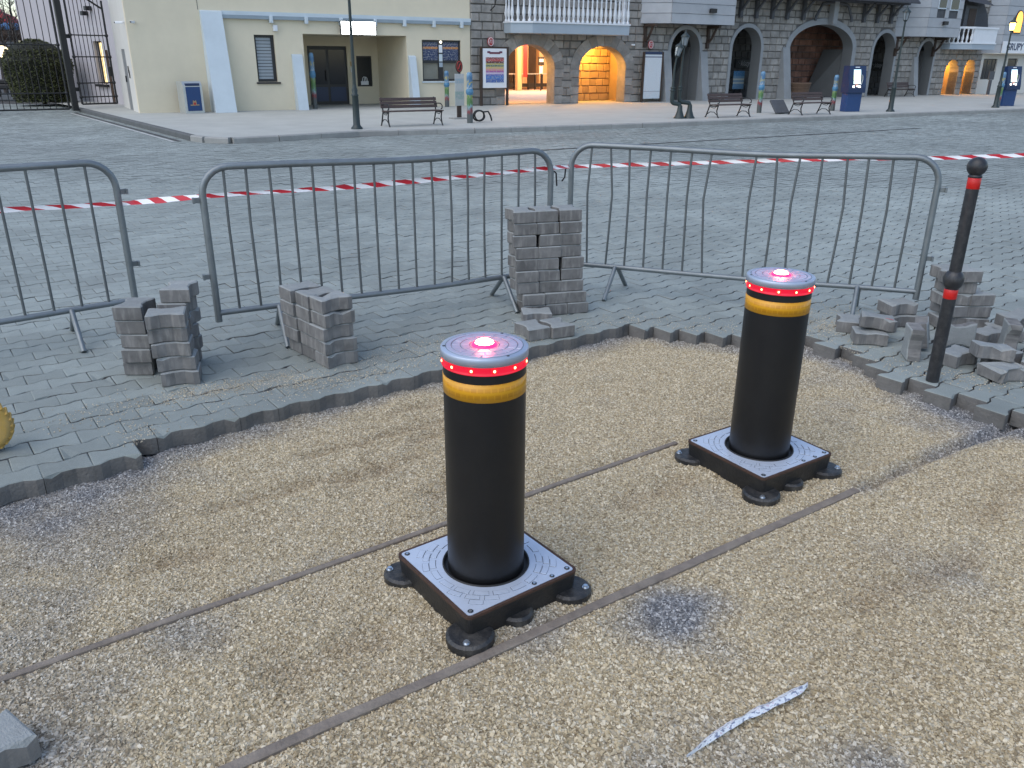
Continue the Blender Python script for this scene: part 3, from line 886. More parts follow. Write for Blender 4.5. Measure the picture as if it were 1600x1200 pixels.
grit('grit', 'grit spilled over the paving around the block stacks', 3800, s_spot([(-1.45, 4.2, .16, .06, .6), (-1.2, 4.25, .10, .06, .6), (-.6, 4.75, .25, .14, .6), (-.2, 5.0, .2, .1, .6), (2.35, 5.6, .22, .22, 0), (2.2, 5.35, .12, .1, 0), (-1.75, 4.05, .12, .05, .6), (-2.0, 3.85, .2, .1, .6), (2.6, 4.35, .15, .08, -.5), (-.9, 4.3, .2, .06, .65)]), M['grit'], .0018, .0055)

# ---- wooden battens laid in the gravel
def batten(a, b, w, label):
    a = Vector(a); b = Vector(b); L_ = (b - a).length; an = math.atan2((b - a).y, (b - a).x)
    n = 40; mb = MB(); r2 = random.Random(int(w * 1000))
    vs = []
    for i in range(n + 1):
        t_ = i / n * L_
        ww = w * (1 + 0.10 * noise.noise(Vector((t_ * 6, 0, w)))); off = 0.006 * noise.noise(Vector((t_ * 1.2, 3, w)))
        zt = 0.009 + 0.004 * noise.noise(Vector((t_ * 2.5, 1, w * 9)))
        vs += [(t_, off - ww / 2, -0.03), (t_, off + ww / 2, -0.03), (t_, off + ww / 2, zt - .003), (t_, off + ww / 2 - .004, zt), (t_, off - ww / 2 + .004, zt), (t_, off - ww / 2, zt - .003)]
    fs = []
    for i in range(n):
        for k in range(6):
            fs.append((i * 6 + k, i * 6 + (k + 1) % 6, i * 6 + 6 + (k + 1) % 6, i * 6 + 6 + k))
    fs.append((5, 4, 3, 2, 1, 0)); fs.append(tuple(n * 6 + k for k in range(6)))
    mb.add(vs, fs)
    o = mb.build('batten', M['wood_old'], None, (a.x, a.y, GZ + 0.0335), (0, 0, an))
    tag(o, label, 'batten', 'wooden battens laid in the gravel')
    return o
batten(BAT1[0], BAT1[1], 0.026, 'thin weathered wooden batten in the gravel running behind both light bollards')
batten(BAT2[0], BAT2[1], 0.036, 'wider wooden batten in the gravel in front of both light bollards')

# ---- rising bollards with red lights
def arc_tile(mb, r0, r1, a0, a1, z0, z1, half=None, n=4):
    pts0 = [(r0 * math.cos(a0 + (a1 - a0) * i / n), r0 * math.sin(a0 + (a1 - a0) * i / n)) for i in range(n + 1)]
    pts1 = [(r1 * math.cos(a0 + (a1 - a0) * i / n), r1 * math.sin(a0 + (a1 - a0) * i / n)) for i in range(n + 1)]
    if half:
        if max(abs(c) for p in pts1 + pts0 for c in p) > half: return False
    poly = pts0 + pts1[::-1]
    pi_ = [(p[0], p[1]) for p in poly]
    k = len(poly)
    cx = sum(p[0] for p in poly) / k; cy = sum(p[1] for p in poly) / k
    top = [(cx + (p[0] - cx) * .955, cy + (p[1] - cy) * .955) for p in poly]
    vs = [(p[0], p[1], z0) for p in poly] + [(p[0], p[1], z1) for p in top]
    fs = []
    for i in range(k):
        j = (i + 1) % k; fs.append((i, j, k + j, k + i))
    for i in range(n):
        fs.append((k + i, k + i + 1, k + 2 * n - i, k + 2 * n + 1 - i))
    mb.add(vs, fs); return True


def rounded(h, r, n=5):
    out = []
    for cx, cy, a0 in ((h - r, -h + r, -PI / 2), (h - r, h - r, 0), (-h + r, h - r, PI / 2), (-h + r, -h + r, PI)):
        for i in range(n + 1):
            a = a0 + PI / 2 * i / n; out.append((cx + r * math.cos(a), cy + r * math.sin(a)))
    return out


def light_bollard():
    root = empty('light_bollard')
    H = 0.228
    ob = rounded(H, 0.022); ob2 = rounded(H - .012, 0.02)
    n = len(ob)
    mb = MB(); vs = [(x, y, 0.0) for x, y in ob2] + [(x, y, 0.126) for x, y in ob]
    mb.add(vs, [(i, (i + 1) % n, n + (i + 1) % n, n + i) for i in range(n)]); mb.add([(x, y, 0.126) for x, y in ob], [tuple(range(n))])
    mb.build('base_box', M['base_black'], root)
    # rusty rim
    fo = rounded(H + .001, .023); fi = rounded(H - .009, .014)
    mb = MB(); z0, z1 = .1265, .136
    vs = [(x, y, z0) for x, y in fo] + [(x, y, z1) for x, y in fo] + [(x, y, z1) for x, y in fi] + [(x, y, z0) for x, y in fi]
    for i in range(n):
        j = (i + 1) % n
        mb.f += []
    mb.add(vs, [f for i in range(n) for j in [(i + 1) % n] for f in ((i, j, n + j, n + i), (n + i, n + j, 2 * n + j, 2 * n + i), (2 * n + i, 2 * n + j, 3 * n + j, 3 * n + i))])
    mb.build('rim_frame', M['rust'], root)
    # cast cover plate with round opening
    po = rounded(H - .0105, .012, 5); r_in = .152
    ring = []
    for (x, y) in po:
        a = math.atan2(y, x); ring.append((r_in * math.cos(a), r_in * math.sin(a)))
    # denser: resample the square outline so that the hole is round
    po2 = []
    for i in range(n):
        a, b = Vector(po[i]), Vector(po[(i + 1) % n]); k = max(1, int((b - a).length / .02))
        for q in range(k): po2.append(tuple(a.lerp(b, q / k)))
    m_ = len(po2)
    ri = [(r_in * math.cos(math.atan2(y, x)), r_in * math.sin(math.atan2(y, x))) for x, y in po2]
    mb = MB(); zt = .1365
    vs = [(x, y, zt) for x, y in po2] + [(x, y, zt) for x, y in ri] + [(x, y, zt - .03) for x, y in ri] + [(x, y, zt - .008) for x, y in po2]
    mb.add(vs, [f for i in range(m_) for j in [(i + 1) % m_] for f in ((i, j, m_ + j, m_ + i), (m_ + i, m_ + j, 2 * m_ + j, 2 * m_ + i), (3 * m_ + i, 3 * m_ + j, j, i))])
    plate = mb.build('cover_plate', M['plate_grey'], root)
    k = 0
    for ri_, (r0, r1) in enumerate(((.176, .197), (.200, .221), (.224, .245), (.248, .269), (.272, .288))):
        nseg = int(2 * PI * (r0 + r1) / 2 / .062)
        for s in range(nseg):
            a0 = 2 * PI * (s + .5 * (ri_ % 2)) / nseg + .03; a1 = a0 + 2 * PI / nseg - .06
            mb = MB()
            if arc_tile(mb, r0, r1, a0 + .012, a1 - .004, zt - .0005, zt + .0016, H - .016): mb.build('raised_block', M['plate_grey'], plate)
    gm = MB()
    for ri_, (r0, r1) in enumerate(((.176, .197), (.200, .221), (.224, .245), (.248, .269), (.272, .288))):
        nseg = int(2 * PI * (r0 + r1) / 2 / .062)
        for s in range(nseg):
            a0 = 2 * PI * (s + .5 * (ri_ % 2)) / nseg + .03; a1 = a0 + 2 * PI / nseg - .06
            arc_tile(gm, r0 - .0018, r1 + .0010, a0 + .012 - .0018 / r0, a1 - .004 + .0010 / r0, zt - .002, zt + .0006, H - .0155)
    go_ = gm.build('groove_lines', M['groove'], plate); go_['kind'] = 'stuff'
    # cast marks on the plate (worn, unreadable lettering is left as short raised dashes)
    for (cx, cy, s) in ((.20, .20, 1), (-.20, .20, 1), (.20, -.20, 1), (-.20, -.20, 1), (.055, -.203, .9), (.13, -.205, .9)):
        mb = MB(); mb.lathe([(.0095 * s, zt - .001), (.0095 * s, zt + .002), (.0065 * s, zt + .0024)], 14, (cx, cy, 0)); mb.add([(cx + .0065 * s * math.cos(2 * PI * q / 14), cy + .0065 * s * math.sin(2 * PI * q / 14), zt + .0024) for q in range(14)], [tuple(range(14))])
        bo = mb.build('screw', M['bolt_dark'], plate)
        mb = MB(); mb.cyl(cx, cy, zt + .0024, zt + .0034, .0052 * s, 6); mb.build('screw_head', M['bolt'], plate)
    # mounting lugs with zinc bolts
    for (cx, cy, an, rad) in ((-.205, .205, 2.36, .080), (-.205, -.205, -2.36, .086), (.205, -.205, -.785, .081), (.205, .205, .785, .08), (-.02, -.195, -1.57, .066)):
        mb = MB()
        out = []
        for q in range(13):
            a = an - PI * .55 + PI * 1.10 * q / 12
            t_ = (math.cos(an), math.sin(an)); lr_, lt_ = rad * 1.0 * math.cos(a - an), rad * .92 * math.sin(a - an)
            out.append((cx + t_[0] * lr_ - t_[1] * lt_, cy + t_[1] * lr_ + t_[0] * lt_))
        out += [(cx - t_[0] * .045 - t_[1] * rad * .7, cy - t_[1] * .045 + t_[0] * rad * .7), (cx - t_[0] * .045 + t_[1] * rad * .7, cy - t_[1] * .045 - t_[0] * rad * .7)]
        kk = len(out); inn = inset(out, .009)
        vs = [(x, y, .028) for x, y in out] + [(x, y, .058) for x, y in out] + [(x, y, .066) for x, y in inn]
        fs = [f for i in range(kk) for j in [(i + 1) % kk] for f in ((i, j, kk + j, kk + i), (kk + i, kk + j, 2 * kk + j, 2 * kk + i))] + [tuple(range(2 * kk, 3 * kk)), tuple(reversed(range(kk)))]
        mb.add(vs, fs)
        lug = mb.build('mounting_lug', M['lug_black'], root)
        if rad > .07:
            bx_, by_ = cx + t_[0] * .060, cy + t_[1] * .060
            mb = MB(); mb.cyl(bx_, by_, .065, .068, .012, 16); mb.cyl(bx_, by_, .068, .075, .0085, 6); mb.build('bolt', M['bolt'], lug)
    # the post itself
    zb = .10; zt2 = .935
    mb = MB(); mb.lathe([(.146, zb), (.146, .141), (.151, .141), (.151, zb)], 48); mb.build('seal_ring', M['black'], root)
    mb = MB(); mb.lathe([(.132, zb), (.132, .790)], 64); mb.build('cylinder', M['bollard_black'], root)
    mb = MB(); mb.lathe([(.132, .790), (.1332, .790), (.1332, .849), (.132, .849)], 64); mb.build('reflective_band', M['amber'], root)
    mb = MB(); mb.lathe([(.132, .849), (.132, .879)], 64); mb.build('black_collar', M['bollard_black'], root)
    mb = MB(); mb.lathe([(.132, .879), (.1362, .879), (.1362, .881), (.1350, .883), (.1350, .903), (.1362, .905), (.1362, .907), (.13, .907)], 64)
    lr = mb.build('light_ring', M['led_ring'], root)
    for k in range(12):
        a = 2 * PI * k / 12 + 0.14
        Mx = Matrix.Rotation(a, 4, 'Z')
        mb = MB(); mb.box(.1345, .1362, -.0085, .0085, .8855, .9025, 0, Mx); mb.build('led_housing', M['led_house'], lr)
        mb = MB(); mb.sphere((.1348, 0, .894),  .0046, 8, 6); me_ = mb.mesh('led'); me_.transform(Mx); link_mesh('led', me_, M['led'], lr)
    mb = MB()
    mb.lathe([(.130, .907), (.1385, .907), (.1385, .931), (.1365, .934), (.040, .934), (.036, .932)], 72)
    cap = mb.build('cap', M['cast_grey'], root)
    gm = MB()
    for (r0, r1) in ((.0755, .0768), (.104, .1055), (.1215, .1228), (.0462, .0475)): gm.lathe([(r0, .9346), (r1, .9346)], 64)
    go_ = gm.build('groove_lines', M['groove'], cap); go_['kind'] = 'stuff'
    for (r0, r1, ns, of) in ((.048, .074, 10, 0.), (.077, .103, 16, .5), (.106, .121, 5, .2)):
        for s in range(ns):
            a0 = 2 * PI * (s + of) / ns; a1 = a0 + 2 * PI / ns
            gp = .0016 / r0
            mb = MB(); arc_tile(mb, r0, r1, a0 + gp, a1 - gp, .9335, .9355, None, 8); mb.build('raised_block', M['cast_grey'], cap)
    for a in (.5, 2.6, 4.7):
        mb = MB(); mb.cyl(.127 * math.cos(a), .127 * math.sin(a), .934, .9352, .005, 10); mb.build('screw', M['bolt_dark'], cap)
    mb = MB(); mb.lathe([(.040, .930), (.040, .936), (.036, .9405), (.0300, .942)], 36); rimo = mb.build('beacon_rim', M['lens_rim'], root)
    mb = MB(); mb.lathe([(.0305, .9395), (.028, .945), (.022, .9495), (.012, .9525), (.001, .9535)], 32); mb.build('beacon_lens', M['lens'], root)
    ld = bpy.data.lights.new('beacon_light', 'POINT'); ld.energy = 0.20; ld.color = (1.0, 0.03, 0.09); ld.shadow_soft_size = .012
    lo = bpy.data.objects.new('beacon_light', ld); COL.objects.link(lo); lo.parent = root; lo.location = (0, 0, .972)
    return root


b1 = light_bollard()
b1.location = (-0.087, 2.418, GZ); b1.rotation_euler = (0, 0, SITE + R(.5))
tag(b1, 'black bollard with red lit top nearest the camera, centre of the gravel', 'bollard', 'rising bollards with red lights')
b2 = copy_tree(b1)
b2.location = (1.124, 3.345, GZ); b2.rotation_euler = (0, 0, SITE - R(3))
tag(b2, 'black bollard with red lit top farther back, in front of the bent barrier', 'bollard', 'rising bollards with red lights')

# ---- crowd barriers
def barrier(label, pa, pb, nb, skip=(), bent=0.0, lugs_l='plate', lugs_r='plate', lean=0.0, dent=0.0, seed=1, top=1.085):
    a = Vector(pa); b = Vector(pb); L_ = (b - a).length; an = math.atan2((b - a).y, (b - a).x); mid = (a + b) / 2
    root = empty('crowd_barrier', (mid.x, mid.y, 0), an)
    root.rotation_euler = (lean, 0, an)
    h = L_ / 2; r2 = random.Random(seed); rc = 0.16; zb = 0.15; zr = 0.205
    def sag(x): return -dent * math.exp(-((x - h * 0.1) / (h * .5)) ** 2)
    path = [(-h, 0, zb), (-h, 0, .5), (-h, 0, top - rc)]
    for i in range(1, 7):
        t_ = PI - PI / 2 * i / 6; path.append((-h + rc + rc * math.cos(t_), 0, top - rc + rc * math.sin(t_)))
    for i in range(1, 16):
        x = -h + rc + (2 * h - 2 * rc) * i / 16; path.append((x, 0.004 * math.sin(x * 3), top + sag(x)))
    for i in range(0, 7):
        t_ = PI / 2 - PI / 2 * i / 6; path.append((h - rc + rc * math.cos(t_), 0, top - rc + rc * math.sin(t_)))
    path += [(h, 0, .5), (h, 0, zb)]
    mb = MB(); mb.tube(path, .0212, 12); mb.build('frame', M['galv'], root)
    mb = MB(); mb.tube([(-h + 2 * h * i / 16, 0.003 * math.sin(i), zr + .5 * sag(-h + 2 * h * i / 16)) for i in range(17)], .0185, 12); mb.build('bottom_rail', M['galv'], root)
    for i in range(nb):
        if i in skip: continue
        x = -h + (2 * h) * (i + 1) / (nb + 1)
        e = r2.gauss(0, bent)
        mb = MB(); mb.tube([(x, 0, zr), (x + e * .5, 0.004 * r2.gauss(0, 1), .45), (x + e, e * .3, .75), (x + r2.gauss(0, bent * .3), 0, top + sag(x) - .005)], .0082, 8); mb.build('bar', M['galv_bar'], root)
    for x in (-h + .38, h - .38):
        mb = MB()
        for s in (-1, 1):
            p0 = Vector((x + .006 * s, .012 * s, zr)); p1 = Vector((x + .03 * s, .26 * s, .004))
            mb.tube([p0, p0.lerp(p1, .9), p1], .0165, 10)
        mb.build('foot', M['galv'], root)
    for side, kind in ((-1, lugs_l), (1, lugs_r)):
        if kind == 'plate':
            for z in (.44, .90):
                mb = MB(); mb.box(min(side * h, side * (h + .062)), max(side * h, side * (h + .062)), -.004, .004, z - .016, z + .016, .002)
                mb.box(side * (h + .055) - .006, side * (h + .055) + .006, -.022, .012, z - .016, z + .016)
                mb.build('coupling_plate', M['galv'], root)
        elif kind == 'hook':
            z = .93
            mb = MB(); mb.tube([(side * h, 0, z), (side * (h + .03), 0, z + .004), (side * (h + .045), 0, z - .01), (side * (h + .05), 0, z - .07), (side * (h + (.05 if side > 0 else .07)), -.005, z - .10)], .006, 8); mb.build('coupling_hook', M['hook'], root)
    tag(root, label, 'barrier', 'steel crowd barriers round the works')
    return root


barrier('galvanised crowd barrier cut off by the left edge of the photo', (-4.30, 3.62), (-2.47, 5.16), 14, seed=2, lean=0.0)
barrier('galvanised crowd barrier standing between the small and the tall paver stacks', (-1.83, 4.87), (0.27, 6.02), 17, bent=.004, dent=.018, lugs_r='hook', seed=5)
barrier('crowd barrier with bent bars behind the farther light bollard', (0.435, 6.28), (2.80, 5.49), 16, skip=(7,), bent=.016, dent=.02, lugs_l='hook', seed=9, top=1.10)

# ---- red and white tape
def tape_material():
    m, nt, b, N, L = nodes_of('red_white_tape')
    b.inputs['Roughness'].default_value = 0.4
    tc = N.new('ShaderNodeTexCoord'); sp = N.new('ShaderNodeSeparateXYZ'); L.new(tc.outputs['UV'], sp.inputs[0])
    ad = N.new('ShaderNodeMath'); ad.operation = 'MULTIPLY_ADD'; ad.inputs[1].default_value = 0.5; L.new(sp.outputs['Y'], ad.inputs[0]); L.new(sp.outputs['X'], ad.inputs[2])
    fr = N.new('ShaderNodeMath'); fr.operation = 'FRACT'; L.new(ad.outputs[0], fr.inputs[0])
    gt = N.new('ShaderNodeMath'); gt.operation = 'GREATER_THAN'; gt.inputs[1].default_value = 0.5; L.new(fr.outputs[0], gt.inputs[0])
    mx = N.new('ShaderNodeMix'); mx.data_type = 'RGBA'; L.new(gt.outputs[0], mx.inputs['Factor'])
    mx.inputs[6].default_value = (0.84, 0.84, 0.84, 1); mx.inputs[7].default_value = (0.52, 0.012, 0.02, 1)
    no = N.new('ShaderNodeTexNoise'); no.inputs['Scale'].default_value = 12
    hs = N.new('ShaderNodeHueSaturation'); mr = N.new('ShaderNodeMapRange'); mr.inputs['To Min'].default_value = .8; mr.inputs['To Max'].default_value = 1.1
    L.new(no.outputs['Fac'], mr.inputs['Value']); L.new(mr.outputs['Result'], hs.inputs['Value']); L.new(mx.outputs[2], hs.inputs['Color'])
    L.new(hs.outputs['Color'], b.inputs['Base Color'])
    return m
M['tape'] = tape_material()
def ribbon(name, pts, w, label, cat, material, twist=1.0, per=.21, seg=.035, seed=1):
    P = [Vector(p) for p in pts]
    path = []
    for i in range(len(P) - 1):
        k = max(2, int((P[i + 1] - P[i]).length / seg))
        for q in range(k): path.append(P[i].lerp(P[i + 1], q / k))
    path.append(P[-1])
    vs, fs, uv = [], [], []
    s_ = 0
    for i, p in enumerate(path):
        if i: s_ += (p - path[i - 1]).length
        t_ = (path[min(i + 1, len(path) - 1)] - path[max(i - 1, 0)]).normalized()
        side = t_.cross(Vector((0, 0, 1))).normalized()
        a = -.65 + .5 * twist * (0.9 * noise.noise(Vector((s_ * .55, seed, 0))) + .6 * noise.noise(Vector((s_ * 2.0, seed, 5))))
        up = Vector((0, 0, 1)) * math.cos(a) + side * math.sin(a)
        ww = w * (1.15 - .45 * i / len(path)) * (0.8 + .35 * noise.noise(Vector((s_ * 1.3, seed, 9))))
        for e in (-.5, -.15, .15, .5):
            vs.append(p + up * ww * e + side * (.006 * (abs(e) - .25) * 2) + Vector((0, 0, .004 * noise.noise(Vector((s_ * 9, e * 3, seed))))))
            uv.append((s_ / per, e))
        if i:
            b = len(vs) - 8
            for k in range(3): fs.append((b + k, b + 4 + k, b + 5 + k, b + 1 + k))
    me = bpy.data.meshes.new(name); me.from_pydata(vs, [], fs); me.update()
    ul = me.uv_layers.new(name='UVMap')
    for l in me.loops: ul.data[l.index].uv = uv[l.vertex_index]
    for p in me.polygons: p.use_smooth = True
    o = link_mesh(name, me, material)
    return tag(o, label, cat)


TAPE_PTS = [(-4.35, 3.75, .88), (-3.4, 4.5, .862), (-2.46, 5.20, .824), (-1.86, 4.93, .912), (-1.0, 5.42, .908), (-.3, 5.80, .930), (.285, 6.05, .958), (.44, 6.33, .935), (1.2, 6.13, .985), (2.0, 5.90, 1.040), (2.75, 5.60, 1.088), (3.6, 5.75, 1.10), (5.2, 6.1, 1.085)]
ribbon('warning_tape', TAPE_PTS,
       .042, 'red and white warning tape strung along behind the steel barriers', 'tape', M['tape'])

# ---- charcoal post with ball finials
root = empty('bollard_post', (2.385, 4.315, -0.02))
mb = MB(); mb.lathe([(.034, 0), (.034, .575)], 28); mb.lathe([(.031, .63), (.031, 1.14)], 28); mb.build('shaft', M['post_black'], root)
mb = MB(); mb.lathe([(.034, .562), (.045, .575), (.052, .598), (.053, .615), (.047, .638), (.038, .650), (.031, .655)], 28); mb.build('middle_ball', M['post_black'], root)
mb = MB(); mb.lathe([(.0345, .505), (.0352, .506), (.0352, .556), (.0345, .557)], 28); mb.build('reflector', M['post_red'], root)
mb = MB(); mb.lathe([(.0315, 1.092), (.0322, 1.093), (.0322, 1.147), (.0315, 1.148)], 28); mb.build('reflector', M['post_red'], root)
mb = MB(); mb.lathe([(.031, 1.148), (.034, 1.15), (.034, 1.158), (.026, 1.166)], 28); mb.sphere((0, 0, 1.203), .049, 28, 16); mb.build('ball_finial', M['post_black'], root)
tag(root, 'slim charcoal post with ball finials and two red bands', 'bollard')

# ---- loose paving blocks, each a thing of its own
ORD = ['lowest', 'second from the ground', 'third from the ground', 'fourth from the ground', 'fifth from the ground', 'sixth from the ground', 'seventh from the ground', 'eighth from the ground', 'ninth from the ground']
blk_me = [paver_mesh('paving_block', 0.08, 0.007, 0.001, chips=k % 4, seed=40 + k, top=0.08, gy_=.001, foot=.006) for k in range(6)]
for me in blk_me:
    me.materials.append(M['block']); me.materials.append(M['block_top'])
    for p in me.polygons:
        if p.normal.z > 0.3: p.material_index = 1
r3 = random.Random(12)
def block(loc, rz, label, group, rx=0.0, ry=0.0, cat='paving block', k=None, rough=0):
    me = blk_me[r3.randrange(6) if k is None else k]
    if rough:
        me = me.copy(); rq = random.Random(rough)
        for v in me.vertices: v.co.x += rq.uniform(-.012, .012); v.co.y += rq.uniform(-.012, .012); v.co.z += rq.uniform(-.008, .004) if v.co.z > .04 else 0
    o = link_mesh('paving_block', me, None)
    o.location = loc; o.rotation_euler = (rx, ry, rz)
    return tag(o, label, cat, group)
def stack(x, y, rz, n, what, group, jit=.006, lean=(0, 0), offs=None):
    for k in range(n):
        dx, dy = (offs or {}).get(k, (0, 0))
        w = ORD[k] if k < n - 1 else 'topmost'
        block((x + dx + lean[0] * k + r3.gauss(0, jit * 1.3), y + dy + lean[1] * k + r3.gauss(0, jit * 1.3), .0815 * k), rz + r3.gauss(0, .035) + (PI if r3.random() < .5 else 0),
              'grey paving block, %s in %s' % (w, what), group)
# small stack beside the cut-off barrier
GA = 'blocks of the stack beside the left barrier'
stack(-2.105, 4.415, R(92), 5, 'left column of the leftmost stack', GA, .008)
stack(-1.915, 4.49, R(96), 6, 'rear column of the leftmost stack', GA, .008)
stack(-1.835, 4.245, R(14), 5, 'front column of the leftmost stack', GA, .006, lean=(-.012, .0))
# small stack of three columns
GB = 'blocks of the three-column stack'
c40, s40 = math.cos(R(42)), math.sin(R(42))
for k, w in enumerate(('front column of the three-column stack', 'middle column of the three-column stack', 'rear column of the three-column stack')):
    stack(-1.06 + .1 * c40 - (.081 + .163 * k) * s40, 4.43 + .1 * s40 + (.081 + .163 * k) * c40, R(42), 5, w, GB, .006, lean=(-.006, 0.001))
# tall stack in front of the gap between the barriers
GC = 'blocks of the tall stack'
c18, s18 = math.cos(R(16)), math.sin(R(16))
for k, w in enumerate(('left column of the tall stack', 'middle column of the tall stack', 'right column of the tall stack')):
    x = .075 + (.081 + .160 * k) * c18 - .1 * s18; y = 5.49 + (.081 + .160 * k) * s18 + .1 * c18
    stack(x, y, R(16 + 90), 9, w, GC, .004, lean=(-.005, .0015), offs={i: ((-.03), 0) for i in range(2, 9)})
GD = 'single blocks lying in front of the tall stack'
block((.165, 5.40, 0), R(5), 'single grey block lying against the foot of the tall stack', GD)
block((.13, 5.08, 0), R(118), 'left one of two blocks lying side by side on the paving edge', GD)
block((.29, 5.135, 0), R(116), 'right one of two blocks lying side by side on the paving edge', GD)
# the untidy heap round the charcoal post
GE = 'tumbled blocks round the charcoal post'
block((2.30, 5.00, 0), R(-12), 'block lying flat at the left end of the heap, carrying another block', GE)
smeared = block((2.345, 5.04, .087), R(-20), 'red-smeared tilted block on top at the left end of the heap', GE, rx=R(-4), ry=R(5))
mb = MB(); mb.add([(.035, -.052, .0806), (.085, -.074, .0806), (.088, -.060, .0808), (.045, -.046, .0808)], [(0, 1, 2, 3)]); mb.build('red_smear', M['post_red'], smeared)
block((2.27, 5.27, 0), R(70), 'block peeping out behind the left end of the heap', GE)
block((2.66, 5.38, 0), R(8), 'flat lower block in the back row of the heap, left of the small tower', GE)
block((2.64, 5.40, .082), R(14), 'flat upper block in the back row of the heap, left of the small tower', GE)
block((2.55, 4.93, .088), R(62), 'block standing on its side, leaning, between the left end and the post', GE, rx=R(78))
block((2.475, 4.70, .10), R(-12), 'block standing upright on end just left of the post', GE, ry=R(-90))
block((2.66, 4.62, 0), R(28), 'half-hidden block just right of the post foot', GE)
for k, (x, y, a) in enumerate(((2.98, 5.36, 4), (2.99, 5.38, 96), (2.965, 5.35, 8), (2.985, 5.36, 2))):
    block((x, y, .0815 * k), R(a), 'grey block, %s in the small tower behind the post' % ('topmost' if k == 3 else ORD[k]), GE)
block((3.14, 5.38, 0), R(92), 'lowest block of the lean column right of the small tower', GE)
block((3.14, 5.385, .0815), R(88), 'second block of the lean column right of the small tower', GE)
block((3.14, 5.38, .163), R(93), 'topmost block of the lean column right of the small tower', GE)
block((3.02, 5.37, .326), R(90), 'upper narrow block standing crosswise on the small tower', GE, k=1)
block((2.92, 5.37, .326), R(84), 'second narrow block standing crosswise on the small tower', GE, k=2)
block((2.80, 4.93, .085), R(-6), 'block on its long side under the small tower', GE, rx=R(84))
block((2.80, 4.50, .075), R(-14), 'pale tilted block lying bridged over two others right of the post', GE, rx=R(-7), ry=R(4))
block((2.93, 4.60, 0), R(40), 'low block in the shade under the bridged block', GE)
block((2.815, 4.37, .0), R(12), 'rough broken block in front right of the post', GE, rough=5)
block((3.12, 4.80, .10), R(-18), 'block standing on end at the right edge of the photo', GE, ry=R(-88))
block((3.06, 5.02, 0), R(20), 'flat block in the middle of the heap behind the bridged block', GE)
block((3.055, 4.46, 0), R(50), 'broken block cut by the right edge of the photo', GE, rough=8)
block((3.30, 4.75, 0), R(10), 'outermost flat block at the right end of the heap', GE)
block((3.22, 5.10, 0), R(-10), 'flat block lying between the small tower and the right edge of the photo', GE)
block((3.30, 5.12, .083), R(20), 'upper tilted block between the small tower and the right edge of the photo', GE, rx=R(5), ry=R(-6))
block((2.44, 5.22, 0), R(30), 'flat block wedged behind the red-smeared tilted block', GE)
block((-1.355, 1.60, GZ + .045), R(56), 'single grey block in the gravel at the bottom left corner', None, rx=R(2))

# ---- label strip of torn plastic on the gravel
def strip_material():
    m, nt, b, N, L = nodes_of('printed_plastic_strip')
    b.inputs['Roughness'].default_value = 0.35
    tc = N.new('ShaderNodeTexCoord'); mp = N.new('ShaderNodeMapping'); mp.inputs['Scale'].default_value = (3.0, 1.1, 1); L.new(tc.outputs['UV'], mp.inputs['Vector'])
    no = N.new('ShaderNodeTexNoise'); no.inputs['Scale'].default_value = 3.5; no.inputs['Detail'].default_value = 4; L.new(mp.outputs['Vector'], no.inputs['Vector'])
    cr = N.new('ShaderNodeValToRGB'); L.new(no.outputs['Fac'], cr.inputs['Fac'])
    e = cr.color_ramp.elements; e[0].position = .0; e[0].color = (.06, .07, .12, 1); e[1].position = .48; e[1].color = (.66, .70, .74, 1)
    x = e.new(.40); x.color = (.20, .22, .32, 1); x = e.new(.60); x.color = (.70, .74, .78, 1); x = e.new(.68); x.color = (.55, .36, .44, 1); x = e.new(.72); x.color = (.7, .73, .77, 1)
    L.new(cr.outputs['Color'], b.inputs['Base Color'])
    return m
M['strip'] = strip_material()
pa, pb = Vector((.464, 1.640)), Vector((.868, 1.922)); vs = []; fs = []; uv = []
nrm = Vector((-(pb - pa).y, (pb - pa).x)).normalized(); n = 30
wid = [.006, .008, .012, .020, .026, .030, .024, .034, .030, .018, .034, .036, .036, .030, .034, .036, .038, .038, .030, .012]
for i in range(n + 1):
    t_ = i / n; p = pa.lerp(pb, t_) + nrm * (.010 * math.sin(t_ * 5) - .004)
    w = np.interp(t_ * (len(wid) - 1), range(len(wid)), wid)
    for k, e in enumerate((-.5, -.1, .5)):
        q = p + nrm * w * e * .74
        vs.append((q.x, q.y, GZ + .056 + (.010 if k == 1 else 0) + .004 * noise.noise(Vector((t_ * 14, e, 2))))); uv.append((t_ * 3, e))
    if i:
        b = len(vs) - 6
        for k in range(2): fs.append((b + k, b + 3 + k, b + 4 + k, b + 1 + k))
me = bpy.data.meshes.new('plastic_strip'); me.from_pydata(vs, [], fs); me.update()
ul = me.uv_layers.new(name='UVMap')
for l in me.loops: ul.data[l.index].uv = uv[l.vertex_index]
o = link_mesh('plastic_strip', me, M['strip'])
so = o.modifiers.new('thickness', 'SOLIDIFY'); so.thickness = .0006
tag(o, 'torn white printed plastic strip lying on the gravel at the bottom', 'litter')

